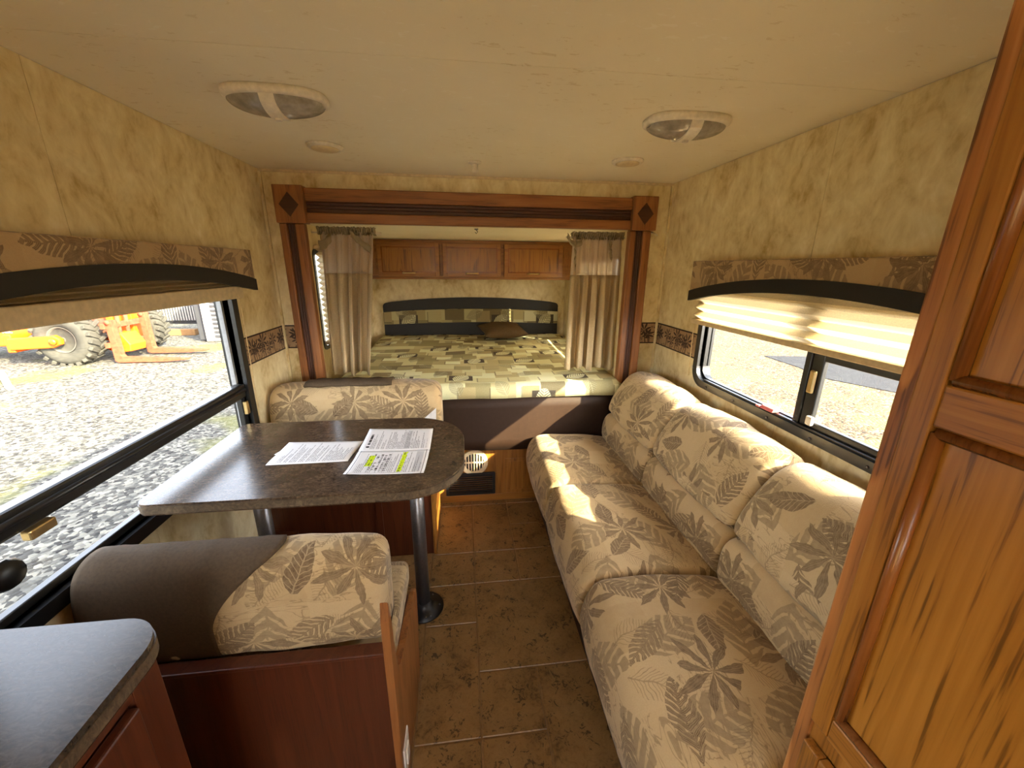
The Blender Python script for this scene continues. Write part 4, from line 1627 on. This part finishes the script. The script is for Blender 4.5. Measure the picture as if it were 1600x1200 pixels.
# documents on the table
def sheet(label, cs, mat, dz, curl, seed, name='paper_sheet'):
    """cs: the four corners (origin, along u, opposite, along v) on the table top"""
    bm = bmesh.new()
    uvl = bm.loops.layers.uv.new('UVMap')
    n = 14
    g = []
    for i in range(n + 1):
        row = []
        for j in range(n + 1):
            u, v = i / n, j / n
            x = (cs[0][0] * (1 - u) + cs[1][0] * u) * (1 - v) + (cs[3][0] * (1 - u) + cs[2][0] * u) * v
            y = (cs[0][1] * (1 - u) + cs[1][1] * u) * (1 - v) + (cs[3][1] * (1 - u) + cs[2][1] * u) * v
            z = TZ + dz + curl * max(0, math.sin(PI * u * 2 + seed)) * (0.3 + 0.7 * abs(2 * v - 1)) ** 2
            row.append(bm.verts.new((x, y, z)))
        g.append(row)
    for i in range(n):
        for j in range(n):
            f = bm.faces.new((g[i][j], g[i + 1][j], g[i + 1][j + 1], g[i][j + 1]))
            for lp, (a, b) in zip(f.loops, ((i, j), (i + 1, j), (i + 1, j + 1), (i, j + 1))):
                lp[uvl].uv = (a / n, b / n)
    me = from_bm(bm)
    ob = finish(name, me, mat, None, smooth=True)
    ob.modifiers.new('thick', 'SOLIDIFY').thickness = 0.0004
    return tag(ob, label, 'paper')


# text runs along +y on the table (read from the left end): u is along +y, v (top of page) towards -x
sheet('white printed sheet lying nearest the window end of the table', [(-0.42, 1.318), (-0.405, 1.485), (-0.688, 1.502), (-0.692, 1.316)], M_paper[0], 0.0012, 0.002, 0.3)
sheet('spare white sheet peeking out beneath the printed sheet', [(-0.44, 1.335), (-0.42, 1.47), (-0.68, 1.462), (-0.70, 1.40)], M_whitepaper, 0.0004, 0.0, 0.0)
sheet('white printed letter with a round emblem, far half of the stapled pair', [(-0.138, 1.378), (-0.140, 1.58), (-0.405, 1.602), (-0.400, 1.39)], M_paper[1], 0.0030, 0.002, 1.0)
sheet('white form with two yellow-green highlighter marks on the table', [(-0.145, 1.200), (-0.138, 1.378), (-0.398, 1.388), (-0.408, 1.218)], M_paper[2], 0.0024, 0.004, 2.0)


# ------------------------------------------------------------------ galley counter at lower left
ct = thing('worktop', 'grey-brown laminate worktop with rounded corner, lower left', 'worktop', (-0.75, -0.3, 0.86))
ol = rounded_rect(-0.975, -0.522, -1.45, 0.620, [0.01, 0.03, 0.075, 0.01], 10)
prism('top_slab', ol, 'z', 0.862, 0.900, M_counter, ct, bev=0.008, seg=3)
ring_frame('edge_band', inset_poly(ol, -0.002), ol, 'z', 0.866, 0.888, M_edge, ct)
cbn = thing('galley_cabinet', 'dark cherry base cabinet under the worktop, lower left', 'cabinet', (-0.75, -0.3, 0))
box('carcass', (-0.974, -0.560, -1.42, 0.585, 0.09, 0.861), M_cherry_z, cbn)
box('toe_kick', (-0.974, -0.60, -1.42, 0.55, 0.001, 0.09), M_black_vinyl, cbn)
boxes('face_stile', [(-0.560, -0.545, 0.535, 0.59, 0.09, 0.861), (-0.560, -0.545, -1.42, 0.535, 0.82, 0.861), (-0.560, -0.545, 0.06, 0.11, 0.09, 0.82)], M_cherry_z, cbn, bev=0.002)
for (ya, yb) in ((0.118, 0.53), (-0.36, 0.052)):
    d = box('door', (-0.553, -0.535, ya, yb, 0.13, 0.81), M_cherry_z, cbn, bev=0.004)
    box('door_panel', (-0.535, -0.530, ya + .06, yb - .06, 0.19, 0.75), M_cherry_z, d, bev=0.003)


# ------------------------------------------------------------------ pantry at right
pa = thing('pantry_cabinet', 'tall golden oak pantry cabinet at the right edge', 'cabinet', (0.88, 0.0, 0))
PX, PY1, PY0 = 0.605, 0.460, -0.42
box('carcass', (PX + 0.016, XR - 0.008, PY0, PY1 - 0.004, 0.001, CZ - 0.003), M_oak_z, pa)
boxes('corner_stile', [(PX - 0.004, PX + 0.03, PY1 - 0.026, PY1, 0.001, CZ - 0.003)], M_stile, pa, bev=0.004)
boxes('face_frame', [(PX + 0.001, PX + 0.016, PY1 - 0.060, PY1 - 0.026, 0.001, CZ - 0.003), (PX + 0.001, PX + 0.016, PY0, PY0 + 0.04, 0.001, CZ - 0.003),
                     (PX + 0.001, PX + 0.016, PY0 + 0.04, PY1 - 0.06, 0.69, 0.735), (PX + 0.001, PX + 0.016, PY0 + 0.04, PY1 - 0.06, CZ - 0.06, CZ - 0.003), (PX + 0.001, PX + 0.016, PY0 + 0.04, PY1 - 0.06, 0.001, 0.1)], M_oak_z, pa)


def pantry_door(z0, z1, midrail, mats):
    ya, yb = PY0 + 0.03, PY1 - 0.031
    s = 0.045
    xs = (PX - 0.018, PX)
    bs = [(xs[0], xs[1], ya, ya + s, z0, z1), (xs[0], xs[1], yb - s * .72, yb, z0, z1)]
    d = box('door', bs[1], M_oak_z, pa, bev=0.003)
    box('stile', bs[0], M_oak_z, d, bev=0.003)
    zr = [z0] + ([midrail] if midrail else []) + [z1]
    rails = [(z0, z0 + s), (z1 - s, z1)] + ([(midrail - 0.028, midrail + 0.028)] if midrail else [])
    for (a, b) in rails:
        box('rail', (xs[0], xs[1], ya + s, yb - s * .72, a, b), M_oak_y, d, bev=0.003)
    fields = [(z0 + s, midrail - 0.028), (midrail + 0.028, z1 - s)] if midrail else [(z0 + s, z1 - s)]
    ip0, ip1 = ya + s, yb - s * .72
    for a, b in fields:
        box('door_panel', (PX - 0.008, PX - 0.002, ip0, ip1, a, b), M_panel, d)
        # rounded bead round the panel
        for (p, q, mm) in (((ip0 + .007, a + .007), (ip0 + .007, b - .007), M_bead), ((ip1 - .007, a + .007), (ip1 - .007, b - .007), M_bead),
                           ((ip0 + .007, a + .007), (ip1 - .007, a + .007), M_bead), ((ip0 + .007, b - .007), (ip1 - .007, b - .007), M_bead)):
            tube('bead', [(PX - 0.0125, p[0], p[1]), (PX - 0.0125, q[0], q[1])], 0.008, mm, d, n=12)
    return d


pantry_door(0.742, CZ - 0.05, 1.335, None)
pantry_door(0.11, 0.69, None, None)

# ------------------------------------------------------------------ ceiling fixtures
def dome_light(cx, cy, label):
    root = thing('ceiling_light', label, 'ceiling light', (cx, cy, CZ - 0.05), 'twin lens ceiling lights')
    n = 40
    ax, ay = 0.135, 0.082

    def se(t, k=1.0):
        c, s = math.cos(t), math.sin(t)
        e = 0.72
        return (cx + ax * k * math.copysign(abs(c) ** e, c), cy + ay * k * math.copysign(abs(s) ** e, s))
    bm = bmesh.new()
    rings = []
    for k, z in ((1.0, 0.0), (1.0, -0.009), (0.98, -0.015), (0.93, -0.019), (0.86, -0.0195)):
        rings.append([bm.verts.new((*se(2 * PI * j / n, k), CZ - 0.0004 + z)) for j in range(n)])
    for a, b in zip(rings, rings[1:]):
        for j in range(n):
            bm.faces.new((a[j], a[(j + 1) % n], b[(j + 1) % n], b[j]))
    bm.faces.new(rings[-1])
    bm.faces.new(rings[0][::-1])
    finish('housing', from_bm(bm), M_white, root, smooth=True)
    for sgn in (-1, 1):
        bm = bmesh.new()
        rows = []
        m = 14
        for i in range(m + 1):
            a = i / m
            x = sgn * (0.016 + 0.108 * a)
            hw = 0.071 * math.sqrt(max(0.0, 1 - (0.016 + 0.108 * a) ** 2 / 0.126 ** 2)) ** 0.8 + 0.0005
            row = []
            for j in range(m + 1):
                b = 2 * j / m - 1
                dep = 0.034 * math.sqrt(max(0, 1 - (abs(x) / 0.127) ** 2)) * (1 - b * b) ** 0.5
                row.append(bm.verts.new((cx + x, cy + b * hw, CZ - 0.018 - dep)))
            rows.append(row)
        for i in range(m):
            for j in range(m):
                bm.faces.new((rows[i][j], rows[i + 1][j], rows[i + 1][j + 1], rows[i][j + 1]))
        finish('lens', from_bm(bm), M_lens, root, smooth=True)
    bm = bmesh.new()
    rows = []
    for j in range(15):
        b = 2 * j / 14 - 1
        dep = 0.040 * (max(0, 1 - b * b)) ** 0.5
        rows.append([bm.verts.new((cx + x, cy + b * 0.073, CZ - 0.017 - dep)) for x in (-0.019, 0.019)] +
                    [bm.verts.new((cx + x, cy + b * 0.073, CZ - 0.014)) for x in (0.019, -0.019)])
    for a, b in zip(rows, rows[1:]):
        for j in range(4):
            bm.faces.new((a[j], a[(j + 1) % 4], b[(j + 1) % 4], b[j]))
    finish('bridge', from_bm(bm), M_white, root, smooth=False)
    box('switch', (cx - 0.008, cx + 0.008, cy - 0.012, cy + 0.002, CZ - 0.064, CZ - 0.058), M_white, root, bev=0.001)
    return root


dome_light(-0.50, 1.345, 'twin lens ceiling light above the dinette table, at left')
dome_light(0.72, 1.36, 'twin lens ceiling light above the sofa, at right')
for cx, cy, lab in ((-0.525, 1.83, 'round flush ceiling speaker nearer the left wall'), (0.732, 1.857, 'round flush ceiling speaker nearer the right wall')):
    root = thing('ceiling_speaker', lab, 'speaker', (cx, cy, CZ - 0.02), 'round ceiling speakers')
    lathe('rim', [(0.068, -0.0004), (0.068, -0.006), (0.060, -0.012), (0.052, -0.012)], (cx, cy, CZ), M_white, root)
    lathe('grille', [(0.052, -0.010), (0.050, -0.015), (0.030, -0.019), (0.004, -0.020)], (cx, cy, CZ), M_cream, root)
root = thing('ceiling_nozzle', 'small white ceiling nozzle between the two round speakers', 'nozzle', (0.068, 1.985, CZ - 0.04))
lathe('flange', [(0.030, -0.0004), (0.030, -0.006), (0.02, -0.010)], (0.068, 1.985, CZ), M_white, root)
lathe('tip', [(0.016, -0.009), (0.014, -0.03), (0.018, -0.038), (0.01, -0.044)], (0.068, 1.985, CZ), M_white, root)

# ------------------------------------------------------------------ outside
GZ = -0.80
M_gravel = gravel('pale_gravel', [(0.0, S(28, 28, 27)), (0.3, S(60, 59, 55)), (0.6, S(80, 79, 73)), (1.0, S(118, 115, 104))], 26.0, patch=S(84, 84, 46))
M_dry = gravel('dry_ground', [(0.0, S(40, 32, 23)), (0.4, S(74, 61, 44)), (0.7, S(92, 77, 56)), (1.0, S(120, 103, 80))], 24.0, patch=S(106, 98, 52))
M_strip = gravel('grey_ground', [(0.0, S(22, 23, 26)), (0.6, S(34, 35, 38)), (1.0, S(48, 48, 50))], 40.0, bump=0.4)


def ground(name, pts, z, mat, label, kind='structure'):
    bm = bmesh.new()
    lo = [bm.verts.new((x, y, z - 0.05)) for x, y in pts]
    hi = [bm.verts.new((x, y, z)) for x, y in pts]
    bm.faces.new(hi)
    bm.faces.new(lo[::-1])
    for k in range(len(pts)):
        j = (k + 1) % len(pts)
        bm.faces.new((lo[k], lo[j], hi[j], hi[k]))
    return struct(finish(name, from_bm(bm), mat, None, base_origin=False), label)


ground('ground_gravel', [(-80, -60), (0.1, -60), (0.1, 90), (-80, 90)], GZ, M_gravel, 'pale gravel yard outside the dinette window')
ground('ground_dry', [(0.1, -60), (80, -60), (80, 90), (0.1, 90)], GZ, M_dry, 'dry tan gravel outside the sofa window')
ground('dark_strip', [(8.2, 9.7), (9.4, 9.5), (9.4, 7.6), (11.5, 6.2), (14, 3.5), (12.5, 2.0), (8.6, 5.9), (7.85, 7.45), (8.1, 8.4)], GZ + 0.012, M_strip, 'dark grey strip of ground beyond the sofa window')  # irregular dark grey strip laid just above the dry ground

# telehandler: rough terrain forklift standing broadside, forks to the right
M_or = plain('orange_paint', S(196, 78, 8), 0.5, 0.4, grain=8, amt=0.14)
M_rust = plain('rusty_steel', S(128, 58, 38), 0.85, 0.2, grain=14, amt=0.3)
M_rustgrey = plain('weathered_plate', S(96, 66, 54), 0.85, 0.2, grain=12, amt=0.3)
M_tyre = plain('dusty_tyre', S(58, 57, 52), 0.95, 0.1, grain=10, amt=0.18)
M_rim = plain('wheel_rim', S(74, 71, 64), 0.7, 0.3, grain=8, amt=0.2)
lo = thing('forklift', 'orange rough terrain forklift with rusty forks outside the dinette window', 'forklift', (-9.6, 11.0, GZ))


def wheel(cx, cy, cz, R, W):
    prof = [(R * .50, -W * .36), (R * .54, -W * .50), (R * .80, -W * .52), (R * .94, -W * .44), (R, -W * .25), (R, W * .25), (R * .94, W * .44), (R * .80, W * .52), (R * .54, W * .50), (R * .50, W * .36)]
    ty = lathe('tyre', prof, (cx, cy, cz), M_tyre, lo, n=40, axis='y')
    for s in (-1, 1):
        for k in range(22):
            th = 2 * PI * k / 22 + (0.14 if s > 0 else 0)
            bm = bmesh.new()
            bm_box(bm, -0.045, 0.045, -W * .27, W * .27, -0.05, 0.035, bev=0.012, seg=1)
            me = from_bm(bm)
            me.transform(Matrix.Translation((cx, cy, cz)) @ Matrix.Rotation(th, 4, 'Y') @ Matrix.Translation((0, s * W * .26, R)) @ Matrix.Rotation(s * 0.45, 4, 'Z'))
            finish('tread_lug', me, M_tyre, ty)
    rm = lathe('rim', [(R * .50, -W * .46), (R * .46, -W * .46), (R * .42, -W * .2), (R * .24, -W * .14), (R * .22, -W * .32), (R * .10, -W * .36), (0.01, -W * .37)], (cx, cy, cz), M_rim, lo, n=32, axis='y', cap0=False)
    for k in range(8):
        th = 2 * PI * k / 8
        lathe('lug_nut', [(0.022, -W * .14), (0.022, -W * .2), (0.008, -W * .21)], (cx + R * .33 * math.cos(th), cy, cz + R * .33 * math.sin(th)), M_rustgrey, rm, n=6, axis='y')
    return ty


wheel(-9.10, 10.25, GZ + 0.60, 0.60, 0.46)
wheel(-9.00, 12.20, GZ + 0.60, 0.60, 0.46)
wheel(-12.2, 10.4, GZ + 0.55, 0.55, 0.40)
prism('rear_chassis', [(-13.2, -0.25), (-12.9, -0.42), (-9.85, -0.42), (-9.62, 0.0), (-9.55, 0.32), (-9.70, 0.62), (-9.9, 1.3), (-13.2, 1.3)], 'y', 10.50, 11.95, M_or, lo, bev=0.03)
box('body_rib', (-13.2, -9.95, 10.47, 10.50, 0.17, 0.26), M_or, lo, bev=0.01)
prism('front_chassis', [(-9.5, -0.15), (-9.2, -0.42), (-8.75, -0.60), (-8.55, -0.60), (-8.44, -0.45), (-8.46, 0.42), (-8.44, 1.5), (-9.5, 1.5)], 'y', 10.75, 11.75, M_or, lo, bev=0.03)
prism('lower_bracket', [(-8.32, -0.60), (-8.05, -0.56), (-8.02, -0.40), (-8.18, -0.12), (-8.32, -0.1)], 'y', 10.45, 10.95, M_or, lo, bev=0.02)
for yy in (10.55, 10.8):
    tube('lift_cylinder', [(-8.27, yy, -0.5), (-8.22, yy, 0.5)], 0.045, M_rust, lo, n=10)
box('side_plate', (-8.95, -8.48, 10.68, 10.75, -0.28, 0.20), M_rustgrey, lo, bev=0.012)
for x in (-9.15, -8.85, -8.55):
    box('body_upright', (x, x + 0.07, 10.70, 10.75, 0.2, 1.4), M_or, lo, bev=0.01)
ar = prism('axle_arm', [(-10.05, -0.40), (-9.2, -0.36), (-9.02, -0.28), (-9.00, -0.16), (-9.12, -0.07), (-9.3, -0.10), (-10.05, -0.13)], 'y', 9.90, 10.02, M_or, lo, bev=0.03)
lathe('pivot_pin', [(0.07, -0.02), (0.07, -0.06), (0.03, -0.07)], (-9.12, 9.90, -0.21), M_or, ar, n=14, axis='y')
box('arm_bracket', (-10.15, -10.0, 9.95, 10.55, -0.46, -0.05), M_or, lo, bev=0.02)
# mast carriage and the two forks
boxes('mast', [(-8.44, -8.30, 10.50, 10.62, -0.55, 0.75), (-8.44, -8.30, 11.05, 11.17, -0.55, 0.75)], M_or, lo, bev=0.01)
boxes('carriage', [(-8.30, -8.20, 10.1, 11.45, 0.02, 0.15), (-8.30, -8.20, 10.1, 11.45, -0.42, -0.30)], M_rust, lo, bev=0.015)
for yf, xb, zt, zb, ln in ((10.16, -8.14, 0.22, -0.72, 1.50), (11.15, -8.12, 0.30, -0.70, 1.34)):
    fk = prism('fork', [(xb - 0.09, zt), (xb - 0.08, zb - 0.02), (xb, zb - 0.06), (xb + ln * .7, zb - 0.045), (xb + ln, zb - 0.01), (xb + ln, zb + 0.012), (xb + ln * .6, zb + 0.045), (xb + 0.09, zb + 0.06), (xb + 0.05, zb + 0.12), (xb + 0.06, zt)], 'y', yf, yf + 0.15, M_rust, lo, bev=0.012)
    tube('hanger_pin', [(xb - 0.02, yf - 0.04, zt - 0.05), (xb - 0.02, yf + 0.2, zt - 0.05)], 0.05, M_rust, fk, n=10)
tx = bpy.data.curves.new('model_lettering', 'FONT')
tx.body = 'F-85C'
tx.size = 0.082
tx.extrude = 0.004
to = bpy.data.objects.new('model_lettering', tx)
dg = bpy.context.evaluated_depsgraph_get()
COL.objects.link(to)
bpy.context.view_layer.update()
me = bpy.data.meshes.new_from_object(to.evaluated_get(bpy.context.evaluated_depsgraph_get()))
bpy.data.objects.remove(to)
me.transform(Matrix.Translation((-10.67, 10.494, -0.10)) @ Matrix.Rotation(PI / 2, 4, 'X'))
finish('lettering', me, plain('white_lettering', S(250, 226, 200), 0.6), lo)

# things farther across the yard
tr = thing('ribbed_trailer', 'pale grey ribbed trailer at the edge of the dinette window', 'trailer', (-7.5, 14.0, GZ))
M_pale = plain('pale_grey_paint', S(128, 126, 120), 0.6, 0.3, grain=6, amt=0.12)
M_dkgrey = plain('dark_grey_steel', S(48, 50, 54), 0.6, 0.3, grain=6)
box('trailer_box', (-7.80, -5.6, 13.0, 16.0, GZ + 0.02, 1.4), M_pale, tr, bev=0.02)
box('front_plate', (-8.05, -7.80, 13.05, 13.7, GZ + 0.05, 0.9), M_dkgrey, tr, bev=0.02)
for k in range(16):
    z = GZ + 0.14 + k * 0.13
    box('rib', (-7.55, -6.0, 12.95, 13.0, z, z + 0.065), M_dkgrey, tr, bev=0.01)
box('corner_post', (-7.80, -7.62, 12.94, 13.0, GZ + 0.02, 1.4), M_pale, tr, bev=0.01)
for k in range(2):
    box('marker_panel', (-7.78, -7.66, 12.93, 12.945, GZ + 0.10 + k * 0.2, GZ + 0.26 + k * 0.2), M_white, tr, bev=0.005)
dt = thing('flatbed_truck', 'dark grey truck frame with ribbed tank behind the forks', 'truck', (-9.8, 15.2, GZ))
box('chassis_rail', (-11.6, -8.2, 15.0, 15.2, GZ + 0.28, GZ + 0.95), M_dkgrey, dt, bev=0.03)
boxes('ribbed_tank', [(-10.45 + 0.085 * k, -10.41 + 0.085 * k, 14.93, 15.0, GZ + 0.42, GZ + 0.9) for k in range(16)], M_pale, dt)
box('tank_body', (-10.5, -9.05, 14.95, 15.0, GZ + 0.36, GZ + 0.94), M_dkgrey, dt, bev=0.03)
boxes('tail_post', [(-8.45, -8.33, 14.6, 14.75, GZ, GZ + 1.0), (-8.2, -8.05, 14.2, 14.35, GZ, GZ + 1.0)], M_pale, dt, bev=0.02)
tag(box('wood_beam', (-10.3, -8.9, 14.25, 14.45, GZ, GZ + 0.2), plain('weathered_beam', S(120, 90, 54), 0.9, grain=9), bev=0.015), 'weathered wooden beam lying on gravel behind the forks', 'beam')
wt = thing('cargo_trailer', 'long cream trailer far behind the shrub', 'trailer', (-14.0, 23.0, GZ))
box('side_wall', (-17.0, -9.5, 22.0, 25.0, GZ + 0.5, 2.6), plain('cream_siding', S(168, 156, 124), 0.6, grain=4), wt, bev=0.03)
box('skirt_rail', (-17.0, -9.5, 21.95, 22.0, GZ + 0.5, GZ + 0.75), M_pale, wt, bev=0.01)
for x in (-16, -13, -10.5):
    box('jack', (x, x + 0.2, 22.2, 22.4, GZ, GZ + 0.5), M_dkgrey, wt)
# white pipe bend on the gravel
tag(tube('white_pipe', [(-9.6, 8.5, GZ + 0.30), (-8.95, 8.45, GZ + 0.30), (-8.82, 8.42, GZ + 0.24), (-8.5, 8.15, GZ + 0.03), (-8.42, 8.1, GZ + 0.03)], 0.05, plain('pipe_white', S(170, 166, 156), 0.5), n=10), 'bent white pipe end standing on the gravel', 'pipe')
# yellow-green shrub: many small leaves
M_leaf = plain('yellow_green_leaf', S(128, 130, 48), 0.7, 0.2, grain=5, amt=0.3)
sh = thing('shrub', 'yellow-green shrub growing in front of the cream trailer', 'shrub', (-12.5, 17.8, GZ))
rs = random.Random(5)
bm = bmesh.new()
for k in range(2600):
    c = Vector((rs.gauss(-12.4, 1.0), rs.gauss(17.8, 0.4), GZ + abs(rs.gauss(0.35, 0.32))))
    a = rs.uniform(0, 6.28)
    t = Vector((math.cos(a), math.sin(a), rs.uniform(-.3, .9))).normalized() * rs.uniform(.05, .11)
    s = t.cross(Vector((rs.uniform(-1, 1), rs.uniform(-1, 1), 1))).normalized() * 0.028
    vs = [bm.verts.new(c), bm.verts.new(c + t * .5 + s), bm.verts.new(c + t), bm.verts.new(c + t * .5 - s)]
    bm.faces.new(vs)
lf = finish('foliage', from_bm(bm), M_leaf, sh)
lf['kind'] = 'stuff'
for k in range(9):
    x = -13.4 + k * 0.24
    tube('stem', [(x, 17.8, GZ), (x + rs.uniform(-.1, .1), 17.8 + rs.uniform(-.1, .1), GZ + 0.5)], 0.012, M_rustgrey, sh, n=5)
bpy.context.view_layer.update()
